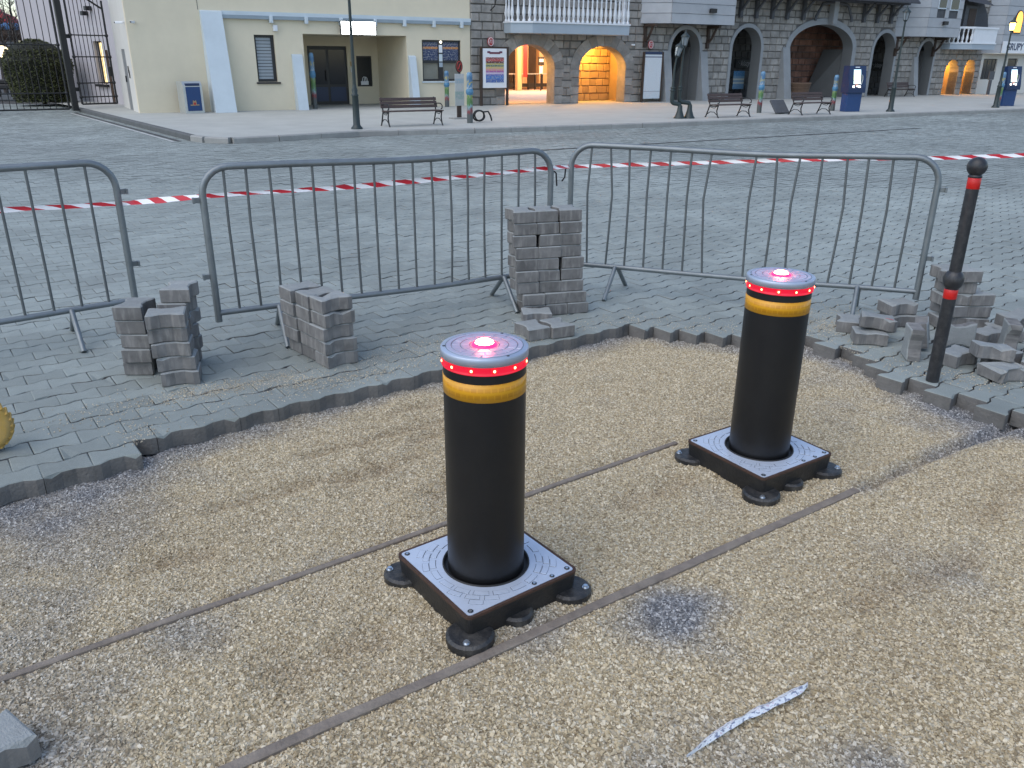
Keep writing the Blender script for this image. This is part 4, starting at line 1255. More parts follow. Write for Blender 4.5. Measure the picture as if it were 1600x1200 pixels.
# ---- yellow wheel at the left edge
root = empty('yellow_wheel', (-2.39, 3.335, 0.132), R(20))
mb = MB(); prof = [(.060, -.03), (.10, -.034), (.118, -.026), (.128, 0), (.118, .026), (.10, .034), (.060, .03)]
mb.lathe(prof, 40); o = mb.build('tyre', M['yellow_tyre'], root, None, (R(90), 0, 0))
for k in range(26):
    a = 2 * PI * k / 26
    mb = MB(); mb.box(.114, .131, -.006, .006, -.024, .024, .002); me = mb.mesh('tread_lug'); me.transform(Matrix.Rotation(a, 4, 'Z') @ Matrix.Rotation(.5, 4, 'X')); me.transform(Matrix.Rotation(R(90), 4, 'X'))
    link_mesh('tread_lug', me, M['yellow_tyre'], root)
mb = MB(); mb.lathe([(.004, .012), (.05, .012), (.09, .024), (.103, .033)], 36); mb.lathe([(.103, -.033), (.09, -.024), (.05, -.012), (.004, -.012)], 36); mb.build('wheel_disc', M['yellow'], root, None, (R(90), 0, 0))
mb = MB(); mb.cyl(0, 0, -.04, .04, .014, 16); mb.build('hub', M['bolt_dark'], root, None, (R(90), 0, 0))
tag(root, 'yellow wheel with ribbed tyre on the paving at the left edge', 'wheel')

# ------------------------------------------------------------------ the street across the plaza
Q = 0.928                                   # facade tables are in units of 0.928 m
FA = (-11.312, 25.94, 0.12)                 # street corner of the cream building
FR = R(30.1)                                # direction of the street front
fd = Vector((math.cos(FR), math.sin(FR), 0)); fn = Vector((math.sin(FR), -math.cos(FR), 0))


def fp(s, o, z=0.0):
    """street-front coordinates: along, out towards the plaza, up -> world"""
    return Vector(FA) + fd * (s * Q) + fn * (o * Q) + Vector((0, 0, z * Q))


PZ = 0.12
# kerb, promenade
kerb_line = [(-14.6, 28.9), (-13.97, 28.06), (-10.2, 22.95), (-6.95, 18.55), (-6.55, 18.15), (-6.0, 18.02), (-5.2, 18.62), (-3.68, 20.05), (-1.0, 21.02), (3.42, 23.16), (10.08, 27.10), (19.14, 32.25), (34, 40.6)]
prom = sheet('pavement', kerb_line + [(60, 55.5), (60, 75), (-18, 75), (-18, 33)], PZ, M['pave_far'])
tag(prom, 'pale promenade pavement in front of the buildings', kind='structure')
kerb = empty('kerb'); tag(kerb, 'grey kerb along the promenade', kind='structure')
kp = [Vector((*p, 0)) for p in kerb_line]
pts = []
for i in range(len(kp) - 1):
    k = max(1, round((kp[i + 1] - kp[i]).length / 1.0))
    for q in range(k): pts.append(kp[i].lerp(kp[i + 1], q / k))
pts.append(kp[-1])
for i in range(len(pts) - 1):
    a, b = pts[i], pts[i + 1]
    t = (b - a).normalized(); n_ = Vector((t.y, -t.x, 0)); a2 = a + t * .004; b2 = b - t * .004
    w, h = .13, PZ + .003
    mb = MB()
    def ringk(p): return [p + n_ * .0 + Vector((0, 0, -.05)), p + n_ * w + Vector((0, 0, -.05)), p + n_ * w + Vector((0, 0, h - .025)), p + n_ * (w - .025) + Vector((0, 0, h)), p + Vector((0, 0, h))]
    mb.add(ringk(a2) + ringk(b2), [(k, (k + 1) % 5, 5 + (k + 1) % 5, 5 + k) for k in range(5)] + [(4, 3, 2, 1, 0), (5, 6, 7, 8, 9)])
    mb.build('kerb_stone', M['kerb_dark'] if a.x < -7.0 else M['kerb'], kerb)
# dark channel and white line beside the left kerb
for off, w, m_, nm, z in ((.30, .10, 'drain', 'gutter_channel', .004), (.46, .05, 'line_white', 'road_line', .005)):
    a, b = Vector((-13.97, 28.06, 0)), Vector((-6.95, 18.55, 0)); t = (b - a).normalized(); n_ = Vector((t.y, -t.x, 0))
    mb = MB(); mb.add([a + n_ * off + Vector((0, 0, z)), b + n_ * off + Vector((0, 0, z)), b + n_ * (off + w) + Vector((0, 0, z)), a + n_ * (off + w) + Vector((0, 0, z))], [(0, 1, 2, 3)])
    mb.build(nm, M[m_], kerb)

def wall_holes(mb, x0, x1, z0, z1, y0, y1, holes):
    """solid wall between y0 (front) and y1 (back) with rectangular openings"""
    X = sorted({x0, x1, *[h[0] for h in holes], *[h[1] for h in holes]}); Z = sorted({z0, z1, *[h[2] for h in holes], *[h[3] for h in holes]})
    def solid(i, j):
        if i < 0 or j < 0 or i >= len(X) - 1 or j >= len(Z) - 1: return False
        cx, cz = (X[i] + X[i + 1]) / 2, (Z[j] + Z[j + 1]) / 2
        return not any(h[0] < cx < h[1] and h[2] < cz < h[3] for h in holes)
    for i in range(len(X) - 1):
        for j in range(len(Z) - 1):
            if not solid(i, j): continue
            a, b, c, d = X[i], X[i + 1], Z[j], Z[j + 1]
            mb.add([(a, y0, c), (b, y0, c), (b, y0, d), (a, y0, d)], [(0, 1, 2, 3)])
            mb.add([(a, y1, c), (b, y1, c), (b, y1, d), (a, y1, d)], [(3, 2, 1, 0)])
            if not solid(i - 1, j): mb.add([(a, y0, c), (a, y0, d), (a, y1, d), (a, y1, c)], [(0, 1, 2, 3)])
            if not solid(i + 1, j): mb.add([(b, y0, c), (b, y1, c), (b, y1, d), (b, y0, d)], [(0, 1, 2, 3)])
            if not solid(i, j - 1): mb.add([(a, y0, c), (a, y1, c), (b, y1, c), (b, y0, c)], [(0, 1, 2, 3)])
            if not solid(i, j + 1): mb.add([(a, y0, d), (b, y0, d), (b, y1, d), (a, y1, d)], [(0, 1, 2, 3)])


def S(): return MB(Q)


# ---- cream building
cb = empty('cream_building', FA, FR)
tag(cb, 'cream rendered building with sloping white buttresses and recessed entrance', 'building')
mb = S(); wall_holes(mb, 0, 12.13, -.15, 7.2, 0, .3, [(3.92, 4.6, .93, 2.43), (5.60, 9.48, -.15, 2.49), (10.1, 11.72, .92, 2.37)])
mb.build('wall', M['cream'], cb)
mb = S(); wall_holes(mb, 0, 4.0, -.15, 7.2, 0, .28, [(1.3, 2.25, -.15, 1.95)])
me = mb.mesh('wall'); me.transform(Matrix.Translation((0, .0, 0)) @ Matrix.Rotation(R(90), 4, 'Z') @ Matrix.Scale(-1, 4, Vector((0, 1, 0))))
me.flip_normals(); me.transform(Matrix.Translation((0.002, .302 * Q, 0)))
link_mesh('wall', me, M['cream_white'], cb)
mb = S(); mb.box(.02, .25, 1.6, 2.55, -.14, 1.95); 
sd = mb.build('side_door', M['door_plaster'], cb); mb = S(); mb.box(-.02, .02, 2.30, 2.38, .9, 1.1); mb.build('handle', M['iron'], sd)
# recess: side walls, back wall with openings, ceiling, floor
mb = S(); wall_holes(mb, 5.3, 9.8, -.15, 2.7, 3.0, 3.2, [(6.62, 8.2, -.15, 2.15), (8.58, 9.22, .66, 1.80)])
mb.build('recess_wall', M['cream'], cb)
mb = S(); mb.box(9.49, 9.7, .302, 2.998, -.15, 2.7); mb.box(5.38, 5.59, .302, 2.998, -.15, 2.7); mb.box(5.6, 9.48, .302, 2.998, 2.495, 2.7); mb.build('recess_side', M['cream'], cb)
# entrance door
mb = S(); mb.box(6.62, 8.2, 3.06, 3.12, .0, 2.15); door = mb.build('entrance_door', M['dark_frame'], cb)
for (a, b) in ((6.72, 7.36), (7.46, 8.1)):
    mb = S(); mb.box(a, b, 3.045, 3.058, .75, 2.02); mb.build('pane', M['glass_dark'], door)
    mb = S(); mb.box(a, b, 3.045, 3.058, .12, .65); mb.build('panel', M['navy'], door)
mb = S(); mb.tube([(7.30, 3.03, .9), (7.30, 3.0, .92), (7.30, 3.0, 1.25), (7.30, 3.03, 1.27)], .015, 8); mb.build('handle', M['iron'], door)
mb = S(); mb.box(8.58, 9.22, 3.05, 3.1, .66, 1.80); w_ = mb.build('recess_window', M['dark_frame'], cb)
mb = S(); mb.box(8.64, 9.16, 3.04, 3.049, .72, 1.74); mb.build('pane', M['glass_dark'], w_)
# white handbag symbol on the pane
mb = S(); mb.box(8.74, 9.06, 3.032, 3.039, .72, .86); mb.tube([(8.80, 3.035, .86), (8.82, 3.035, .98), (8.88, 3.035, 1.03), (8.94, 3.035, .98), (8.96, 3.035, .86)], .016, 8); mb.tube([(8.88, 3.036, .86), (8.90, 3.036, .97), (8.95, 3.036, 1.02), (9.0, 3.036, .97), (9.02, 3.036, .86)], .014, 8); mb.build('bag_symbol', M['white'], w_)
for (z, c_) in ((1.42, 'red'), (1.20, 'black')):
    mb = S(); mb.box(8.33, 8.45, 2.985, 2.998, z, z + .17); nt_ = mb.build('notice', M['gold'] if c_ == 'red' else M['white'], cb)
    mb = S(); mb.box(8.36, 8.42, 2.978, 2.984, z + .03, z + .14); mb.build('notice_print', M[c_], nt_)
# window with blind
mb = S()
mb.box(3.92, 4.6, .10, .16, .93, 1.0); mb.box(3.92, 4.6, .10, .16, 2.36, 2.43); mb.box(3.92, 3.99, .10, .16, 1.0, 2.36); mb.box(4.50, 4.6, .10, .16, 1.0, 2.36)
w_ = mb.build('window', M['dark_frame'], cb)
for k in range(13):
    mb = S(); z = 1.02 + k * .103; mb.box(3.99, 4.50, .15, .165, z, z + .085, 0, Matrix.Rotation(0, 4, 'X')); mb.build('blind_slat', M['blind'], w_)
mb = S(); mb.box(3.99, 4.50, .17, .19, 1.0, 2.36); mb.build('pane', M['glass_dark'], w_)
mb = S(); mb.box(3.86, 4.68, -.06, .1, .87, .925); mb.build('sill', M['dark_frame'], w_)
# ticket window
mb = S()
for (a, b, c, d) in ((10.1, 11.72, .92, .99), (10.1, 11.72, 2.30, 2.37), (10.1, 10.16, .99, 2.30), (11.66, 11.72, .99, 2.30), (10.80, 10.98, .99, 2.30), (10.16, 10.80, 1.56, 1.66), (10.98, 11.66, 1.56, 1.66)): mb.box(a, b, .06, .13, c, d)
w_ = mb.build('ticket_window', M['dark_frame'], cb)
pm = bands('tariff_poster', [(0, (.012, .03, .10)), (.55, (.012, .03, .10)), (.62, (.5, .2, .05)), (.74, (.012, .03, .10)), (.84, (.10, .10, .14)), (.92, (.012, .03, .10))], 'Z', 0, lines=.35, lscale=11)
for (a, b) in ((10.16, 10.80), (10.98, 11.66)):
    mb = S(); mb.box(a, b, .10, .115, 1.66, 2.30); mb.build('poster', pm, w_)
    mb = S(); mb.box(a, b, .12, .14, .99, 1.56); mb.build('pane', M['glass_lit'], w_)
for (z0, z1, m_) in ((1.93, 2.2, 'white'), (1.62, 1.88, 'trim'), (1.42, 1.58, 'balcony_slab')):
    mb = S(); mb.box(10.82, 10.96, .045, .058, z0, z1); mb.build('sticker', M[m_], w_)
mb = S(); mb.sphere((10.89, .02, 2.30), .045, 10, 6); mb.build('light', emis('tiny_window_lamp', (1, .9, .7), 2.5), w_)
mb = S(); mb.box(10.06, 11.76, -.05, .05, .86, .915); mb.build('sill', M['trim'], w_)
# buttresses
def buttress(par, s0, s1, ztop, dtop, dbot, m_='trim', name='buttress', z0=-.15):
    mb = S()
    mb.add([(s0, 0, z0), (s1, 0, z0), (s1, -dbot, z0), (s0, -dbot, z0), (s0, 0, ztop), (s1, 0, ztop), (s1, -dtop, ztop - .04), (s0, -dtop, ztop - .04)],
           [(0, 1, 2, 3), (4, 7, 6, 5), (3, 2, 6, 7), (0, 3, 7, 4), (1, 5, 6, 2)])
    mb.build(name, M[m_], par)
buttress(cb, 2.24, 2.92, 3.14, .16, .85)
buttress(cb, 5.14, 5.50, 1.83, .10, .42)
buttress(cb, 9.52, 9.80, 1.82, .10, .45)
# string course with gutter and brackets
mb = S(); mb.box(2.93, 12.12, -.10, -.002, 3.02, 3.14); tr = mb.build('string_course', M['trim'], cb)
mb = S(); mb.box(2.93, 12.10, -.13, -.002, 2.91, 3.017); mb.build('gutter', M['trim_dark'], cb)
for s in (4.52, 5.73, 6.97, 8.24, 9.38, 10.56, 11.71):
    mb = S(); mb.box(s - .055, s + .055, -.19, -.004, 2.80, 3.018, .01); mb.build('bracket', M['trim'], cb)
mb = S(); mb.box(4.58, 4.72, -.12, -.003, 2.55, 2.74, .01); mb.build('wall_box', M['white'], cb)
mb = S(); mb.box(0, 12.13, .0, 6, 7.2, 7.5); mb.build('roof_slab', M['cream_white'], cb)
mb = S(); mb.box(2.20, 2.215, -.012, -.002, 3.15, 7.2); mb.build('wall_joint', M['niche_fin'], cb)
mb = S(); mb.box(1.75, 1.95, -.04, -.003, .28, .33); mb.build('socket_cover', M['white'], cb)
mb = S(); mb.box(-.03, -.005, 1.15, 1.2, 1.2, 1.42); mb.box(-.03, -.005, 1.05, 1.1, 1.05, 1.3); mb.build('keypad', M['dark_frame'], cb)
# LED sign on the front, security cameras, floodlight
sg = empty('led_sign', fp(7.57, .18, 2.47), FR); tag(sg, 'glaring white LED sign above the recessed entrance', 'sign')
mb = S(); mb.box(-.66, .66, -.05, .06, 0, .47, .02); mb.build('housing', M['dark_frame'], sg)
mb = S(); mb.box(-.63, .63, -.058, -.051, .03, .44); mb.build('lit_face', M['led_sign'], sg)
for i, (s, o_, rz) in enumerate(((.25, .02, -.5), (-.02, -.5, -2.2))):
    c_ = empty('security_camera', fp(s, .0 if i == 0 else -.35, 2.72), FR + rz); tag(c_, ('white security camera on the street face of the cream corner' if i == 0 else 'white security camera on the side face of the cream corner'), 'camera')
    mb = MB(); mb.box(-.02, .02, -.28, -.02, -.035, .035, .01); mb.build('body', M['white'], c_)
    mb = MB(); mb.cyl(0, 0, 0, .012, .022, 10); mb.build('lens', M['black'], c_, (0, -.285, 0), (R(90), 0, 0))
    mb = MB(); mb.tube([(0, -.1, 0), (0, .0, .03), (0, .06, .03)], .012, 6); mb.build('bracket', M['white'], c_)

# ---- stone building
st = empty('stone_building', FA, FR)
tag(st, 'long grey stone building with arches, balconies and timber oriels', 'building')
S0, S1 = 12.14, 45.2
ARCH = [ # left, right, spring, apex, ring width, style
    (13.64, 15.98, 1.36, 2.27, .46, 'vous'), (17.21, 19.62, 1.36, 2.25, .46, 'vous'),
    (22.05, 23.72, 2.12, 3.00, .17, 'trim'), (25.70, 27.52, 2.25, 3.16, .17, 'trim'), (29.45, 33.95, 2.30, 3.40, .28, 'trim'),
    (35.60, 37.30, 2.20, 3.12, .17, 'trim'), (39.35, 40.62, 2.05, 2.78, .17, 'trim'), (41.98, 43.20, 1.20, 1.86, .0, 'none'), (43.70, 44.72, 1.20, 1.92, .0, 'none')]


def arch_half(a, z, extra=0.0):
    """half width of the opening (plus ring) at height z"""
    w = (a[1] - a[0]) / 2 + extra; rise = a[3] - a[2] + extra
    if z <= a[2]: return w
    if z >= a[2] + rise: return -1
    return w * math.sqrt(max(0, 1 - ((z - a[2]) / rise) ** 2))


CH = 0.305
def gaps(zm, frac, hz=.1):
    """free stretches of wall at one height"""
    out = []; x = S0
    for a in ARCH:
        h = arch_half(a, zm - hz, a[4] * frac)
        if a[4] == 0: h = arch_half(a, zm) 
        if h < 0: continue
        c = (a[0] + a[1]) / 2
        out.append((x, c - h)); x = c + h
    out.append((x, S1)); return [g_ for g_ in out if g_[1] - g_[0] > .02]


mb = S(); NC = 17
zs_ = [-.15] + [c * CH / 4 for c in range(1, NC * 4)] + [7.5]
for z0, z1 in zip(zs_[:-1], zs_[1:]):
    for (a, b) in gaps((z0 + min(z1, z0 + .4)) / 2, .5, .038): mb.box(a, b, .0, .5, z0, z1)
mb.build('wall', M['mortar'], st)
# stone facing: blocks with open joints, the 300 that show largest as parts
blocks = []; rs = random.Random(21)
for c in range(NC):
    z0 = c * CH
    for (a, b) in gaps(z0 + CH / 2, .72):
        x = a
        while x < b - .03:
            w = rs.uniform(.30, .62)
            e = min(b, x + w)
            if b - e < .16: e = b
            if rs.random() < .16 and c < NC - 1 and e - x > .3: pass
            blocks.append((x, e, z0, z0 + CH)); x = e
def stone_shape(mb, x0, x1, z0, z1, rr_, g_=.011):
    x0 += g_; x1 -= g_; z0 += g_; z1 -= g_
    if x1 - x0 < .02: return
    f = -.035 - rr_.random() * .03; b_ = .022
    j = lambda: rr_.uniform(-.008, .008)
    bq = min(b_, (x1 - x0) / 3)
    vs = [(x0, 0, z0), (x1, 0, z0), (x1, 0, z1), (x0, 0, z1), (x0 + bq + j() * .5, f + j(), z0 + b_ + j()), (x1 - bq + j() * .5, f + j(), z0 + b_ + j()), (x1 - bq + j() * .5, f + j(), z1 - b_ + j()), (x0 + bq + j() * .5, f + j(), z1 - b_ + j())]
    mb.add(vs, [(4, 5, 6, 7), (0, 1, 5, 4), (1, 2, 6, 5), (2, 3, 7, 6), (3, 0, 4, 7)])
seen = [b_ for b_ in blocks if b_[2] < 4.5]
seen_sorted = sorted(seen, key=lambda b_: b_[0] - (b_[1] - b_[0]) * 2)[:298]
ss = set(seen_sorted)
for b_ in seen_sorted:
    mb = S(); stone_shape(mb, *b_, rs)
    if mb.v: mb.build('stone', M['stone'], st)
mb = S()
for b_ in blocks:
    if b_ not in ss: stone_shape(mb, *b_, rs)
sf = mb.build('stone_facing', M['stone_field'], st); sf['kind'] = 'stuff'


def arch_pts(a, off, n=24):
    c = (a[0] + a[1]) / 2; w = (a[1] - a[0]) / 2 + off; rise = a[3] - a[2] + off
    return [(c + w * math.cos(PI - PI * i / n), a[2] + rise * math.sin(PI - PI * i / n)) for i in range(n + 1)]


def arch_ring(a, dep):
    inn = arch_pts(a, 0); n = 24
    if a[5] == 'vous':
        out = arch_pts(a, a[4])
        groups = [(i, i + 2) for i in range(0, 24, 2)]
        for (i, j) in groups:
            mb = S(); poly = inn[i:j + 1] + out[i:j + 1][::-1]
            cx = sum(p[0] for p in poly) / len(poly); cz = sum(p[1] for p in poly) / len(poly)
            poly = [(cx + (p[0] - cx) * .965, cz + (p[1] - cz) * .985) for p in poly]
            mb.prism(poly, -.075 - rs.random() * .015, .02, axis='y'); mb.build('voussoir', M['stone'], st)
        for s in (0, 1):
            z = 0
            k = 0
            while z < a[2] - .02:
                h = min(.34, a[2] - z); w = a[4] * (1.0 if k % 2 else .85)
                x0, x1 = (a[0] - w, a[0]) if s == 0 else (a[1], a[1] + w)
                mb = S(); mb.box(x0 + .006, x1 - .006, -.07, .02, z + .008, z + h - .008, .012); mb.build('jamb_stone', M['stone'], st); z += h; k += 1
    elif a[5] == 'trim':
        out = arch_pts(a, a[4])
        full_i = [(a[0], -.1)] + inn + [(a[1], -.1)]; full_o = [(a[0] - a[4], -.1)] + out + [(a[1] + a[4], -.1)]
        mb = S(); k = len(full_i)
        vs = [(p[0], -.09, p[1]) for p in full_i] + [(p[0], -.09, p[1]) for p in full_o] + [(p[0], .01, p[1]) for p in full_o] 
        mb.add(vs, [f for i in range(k - 1) for f in ((i, i + 1, k + i + 1, k + i), (k + i, k + i + 1, 2 * k + i + 1, 2 * k + i))])
        mb.build('arch_surround', M['arch_trim'], st)
    # intrados
    full_i = [(a[0], -.1)] + inn + [(a[1], -.1)]; k = len(full_i)
    mb = S(); y0 = -.088 if a[5] == 'trim' else -.06 if a[5] == 'vous' else -.03
    vs = [(p[0], y0, p[1]) for p in full_i] + [(p[0], dep, p[1]) for p in full_i]
    mb.add(vs, [(i, i + 1, k + i + 1, k + i) for i in range(k - 1)], False)
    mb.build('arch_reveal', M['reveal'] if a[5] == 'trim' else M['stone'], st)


for a in ARCH: arch_ring(a, .52)


def niche(x0, x1, ztop, depth, m_back, m_side=None, floor=None, openback=False, y0=.52, blocks_=False):
    m_side = m_side or m_back
    mb = S()
    mb.add([(x0, y0, -.1), (x0, y0, ztop), (x0, depth, ztop), (x0, depth, -.1)], [(0, 1, 2, 3)])
    mb.add([(x1, y0, -.1), (x1, depth, -.1), (x1, depth, ztop), (x1, y0, ztop)], [(0, 1, 2, 3)])
    mb.add([(x0, y0, ztop), (x1, y0, ztop), (x1, depth, ztop), (x0, depth, ztop)], [(0, 1, 2, 3)])
    mb.build('niche_side', M[m_side], st)
    if not openback:
        mb = S(); mb.box(x0, x1, depth, depth + .1, -.1, ztop); mb.build('niche_back', M['mortar'] if blocks_ else M[m_back], st)
        if blocks_:
            z = 0
            while z < ztop - .05:
                x = x0
                while x < x1 - .05:
                    e = min(x1, x + rs.uniform(.3, .55)); mb = S(); stone_shape(mb, x, e, z, min(ztop, z + .31), rs)
                    if mb.v:
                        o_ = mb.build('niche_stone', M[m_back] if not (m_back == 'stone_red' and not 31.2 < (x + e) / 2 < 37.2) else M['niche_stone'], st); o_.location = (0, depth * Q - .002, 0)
                    x = e
                z += .31


niche(21.3, 41.4, 3.6, 2.2, 'stone_red', 'niche', blocks_=True)
niche(41.9, 43.25, 1.95, 1.3, 'stone_warm', 'stone_warm'); niche(43.6, 44.8, 2.0, 1.3, 'stone_warm', 'stone_warm')
niche(17.12, 20.2, 2.55, 1.9, 'stone_warm', 'stone_warm', blocks_=True)
# slanting buttress inside the arch mouths
for (x0, x1, d0, d1) in ((23.0, 23.79, .5, 1.3), (32.9, 34.19, .5, 1.6), (40.1, 40.69, .5, 1.3)):
    mb = S(); mb.add([(x1, d1 + .25, -.1), (x0, d1 + .25, -.1), (x1, .53, -.1), (x0 + (x1 - x0) * .55, .53, -.1), (x1, d1 + .25, 2.3), (x1 - .12, d1 + .25, 2.3), (x1, .53, 2.3), (x1 - .1, .53, 2.3)],
                     [(0, 1, 3, 2), (4, 6, 7, 5), (1, 5, 7, 3), (2, 3, 7, 6), (0, 4, 5, 1), (0, 2, 6, 4)]); mb.build('inner_buttress', M['niche_fin'], st)
# battered fins beside the plain arches
for (s0, s1, zt, db) in ((21.60, 22.02, 2.14, .55), (23.75, 24.16, 2.12, .55), (28.95, 29.42, 2.36, .6), (38.95, 39.30, 2.0, .5)): buttress(st, s0, s1, zt, .12, db, 'arch_trim', z0=-.1)
# lit courtyard behind the first arch
mb = S(); mb.add([(13.0, .5, .012), (17.0, .5, .012), (17.1, 2.2, .012), (40, 2.5, .012), (40, 19, .012), (13.0, 19, .012)], [(0, 1, 2, 3, 4, 5)]); mb.build('courtyard_floor', M['pink_floor'], st)
mb = S(); mb.box(13.2, 13.4, .53, 2.3, -.1, 2.9); mb.box(13.2, 17.1, .53, 2.3, 2.5, 2.9); mb.build('passage_wall', M['stone_warm'], st)
mb = S(); mb.box(17, 32, 16.6, 16.9, -.1, 4.2); mb.build('courtyard_wall', M['brown_wood'], st)
mb = S(); mb.box(17, 32, 10.5, 16.6, 3.3, 3.5); mb.build('courtyard_ceiling', M['orange_paint'], st)
mb = S(); mb.box(13.2, 13.5, 2.3, 17, -.1, 3.6); mb.build('courtyard_side', M['stone_warm'], st)
def lamp_point(name, loc, power, col, r_=.08):
    ld = bpy.data.lights.new(name, 'POINT'); ld.energy = power; ld.color = col; ld.shadow_soft_size = r_
    lo = bpy.data.objects.new(name, ld); COL.objects.link(lo); lo.location = loc; return lo
def ceiling_lamp(s, o_, z, power, label, col=(1.0, .47, .08)):
    rt = empty('ceiling_lamp', fp(s, o_, z), FR); tag(rt, label, 'lamp', 'warm lamps inside the arches')
    mb = MB(); mb.cyl(0, 0, -.02, 0, .12, 16); mb.build('mount', M['brown_wood'], rt)
    mb = MB(); mb.lathe([(.11, -.021), (.10, -.06), (.06, -.085), (.001, -.095)], 16); mb.build('glow_glass', M['warm_lamp'], rt)
    l_ = lamp_point('lamp_light', (0, 0, -.16), power, col); l_.parent = rt
ceiling_lamp(15.2, -1.4, 2.48, 110, 'warm ceiling lamp inside the left lit arch')
ceiling_lamp(21.6, -12.0, 3.28, 420, 'warm ceiling lamp over the turnstiles in the courtyard, left one', (1.0, .62, .34))
ceiling_lamp(25.2, -12.0, 3.28, 420, 'warm ceiling lamp over the turnstiles in the courtyard, right one', (1.0, .62, .34))
ceiling_lamp(18.6, -1.15, 2.53, 170, 'warm ceiling lamp inside the right lit arch')
ceiling_lamp(42.6, -.85, 1.93, 45, 'warm lamp inside the left small lit arch far along the front')
ceiling_lamp(44.2, -.85, 1.98, 45, 'warm lamp inside the right small lit arch far along the front')
# columns, red banner, turnstiles
for x in (22.45, 26.4):
    mb = S(); mb.box(x, x + .32, 14.0, 14.3, 0, 3.3, .03); mb.build('courtyard_column', M['orange_paint'], st)
bn = tag(S().box(22.80, 23.06, 13.9, 13.95, .75, 2.9).build('banner', M['red'], None), 'red hanging banner beside a column, seen through the left lit arch', 'banner'); bn.matrix_world = Matrix.Translation(FA) @ Matrix.Rotation(FR, 4, 'Z')
for (x0, x1) in ((23.9, 24.5), (25.3, 25.9), (21.2, 21.5)):
    mb = S(); mb.box(x0, x1, 16.2, 16.59, 0, 3.3); mb.build('courtyard_pier', M['orange_paint'], st)
ts = empty('turnstile_railing', fp(23.8, -15, 0.02), FR); tag(ts, 'dark turnstile railing in the courtyard seen through the left lit arch', 'railing')
mb = S(); mb.box(-3.0, 3.0, -.03, .03, .86, .93, .01); mb.build('top_rail', M['steel'], ts)
for k in range(13):
    x = -2.95 + k * .49
    mb = S(); mb.box(x - .05, x + .05, -.05, .05, 0, .86); mb.build('post', M['iron'], ts)
mb = S(); mb.box(-3.0, 3.0, -.02, .02, .15, .36); mb.build('lower_panel', M['iron'], ts)
sb = empty('info_panel', fp(23.45, -13, .02), FR); tag(sb, 'dark panel with white print standing behind the left lit arch', 'sign')
mb = S(); mb.box(-.2, .2, -.02, .02, 1.40, 1.85); mb.build('board', M['black'], sb); mb = S(); mb.box(-.14, .14, -.026, -.0205, 1.58, 1.74); mb.build('print', M['white'], sb)
mb = S(); mb.box(-.10, .10, -.03, .02, .95, 1.35); mb.build('leaflet', M['white'], sb); mb = S(); mb.box(-.03, .03, -.015, .015, 0, 1.4); mb.build('pole', M['iron'], sb)

# ---- balcony over the lit arches
def balcony(par, s0, s1, out, z0, zs, zr, nb, cham, front_panel=False):
    root = empty('balcony', (0, 0, 0), 0, par)
    plan = [(s0, 0), (s0, -out * .55), (s0 + cham, -out), (s1, -out), (s1, 0)]
    mb = S(); mb.prism([(p[0], p[1]) for p in plan][::-1], z0, zs); mb.build('slab', M['balcony_slab'], root)
    big = [(s0 - .03, 0), (s0 - .03, -out * .55 - .02), (s0 + cham - .02, -out - .04), (s1 + .03, -out - .04), (s1 + .03, 0)]
    mb = S(); mb.prism(big[::-1], zs, zs + .06); mb.build('bottom_rail', M['balcony'], root)
    mb = S(); ip = [(s0 + .12, 0), (s0 + .12, -out * .55 + .08), (s0 + cham + .05, -out + .12), (s1 - .12, -out + .12), (s1 - .12, 0)]
    kk = len(big)
    mb.add([(p[0], p[1], zr) for p in big] + [(p[0], p[1], zr + .10) for p in big] + [(p[0], p[1], zr + .10) for p in ip] + [(p[0], p[1], zr) for p in ip],
           [f for i in range(kk - 1) for f in ((i, i + 1, kk + i + 1, kk + i), (kk + i, kk + i + 1, 2 * kk + i + 1, 2 * kk + i), (2 * kk + i, 2 * kk + i + 1, 3 * kk + i + 1, 3 * kk + i), (3 * kk + i, 3 * kk + i + 1, i + 1, i))]); mb.build('hand_rail', M['balcony'], root)
    mid = [(s0 + .045, -.02), (s0 + .045, -out * .55 + .03), (s0 + cham, -out + .05), (s1 - .045, -out + .05), (s1 - .045, -.02)]
    segs = [(Vector(mid[i]), Vector(mid[i + 1])) for i in range(4)]
    tot = sum((b - a).length for a, b in segs); H = zr - zs - .06
    prof = [(.062, 0), (.062, .06), (.036, .09), (.038, .14), (.066, .24), (.072, .32), (.060, .42), (.034, .60), (.032, .72), (.044, .80), (.032, .86), (.058, .92), (.058, 1.0)]
    me = None
    for i in range(nb):
        d = tot * (i + .5) / nb
        for si, (a, b) in enumerate(segs):
            l = (b - a).length
            if d <= l: p = a.lerp(b, d / l); break
            d -= l
        if front_panel and si >= 2: continue
        if me is None:
            mb = S(); mb.lathe([(r_, z * H) for r_, z in prof], 8); me = mb.mesh('baluster'); me.materials.append(M['balcony'])
        link_mesh('baluster', me, None, root, (p.x * Q, p.y * Q, (zs + .06) * Q))
    if front_panel:
        mb = S(); mb.box(s0 + cham, s1, -out + .01, -out + .09, zs + .06, zr); mb.build('front_panel', M['balcony'], root)
    return root
balcony(st, 13.60, 18.95, 1.05, 2.66, 3.02, 4.05, 31, .7)
balcony(st, 41.2, 44.6, 1.0, 2.38, 2.66, 3.42, 18, 1.3, True)
# wall bracket lamp by the balcony corner
mb = S(); mb.tube([(13.0, -.02, 3.45), (13.05, -.3, 3.6), (13.1, -.35, 3.9)], .02, 6); mb.build('iron_bracket', M['iron'], st)

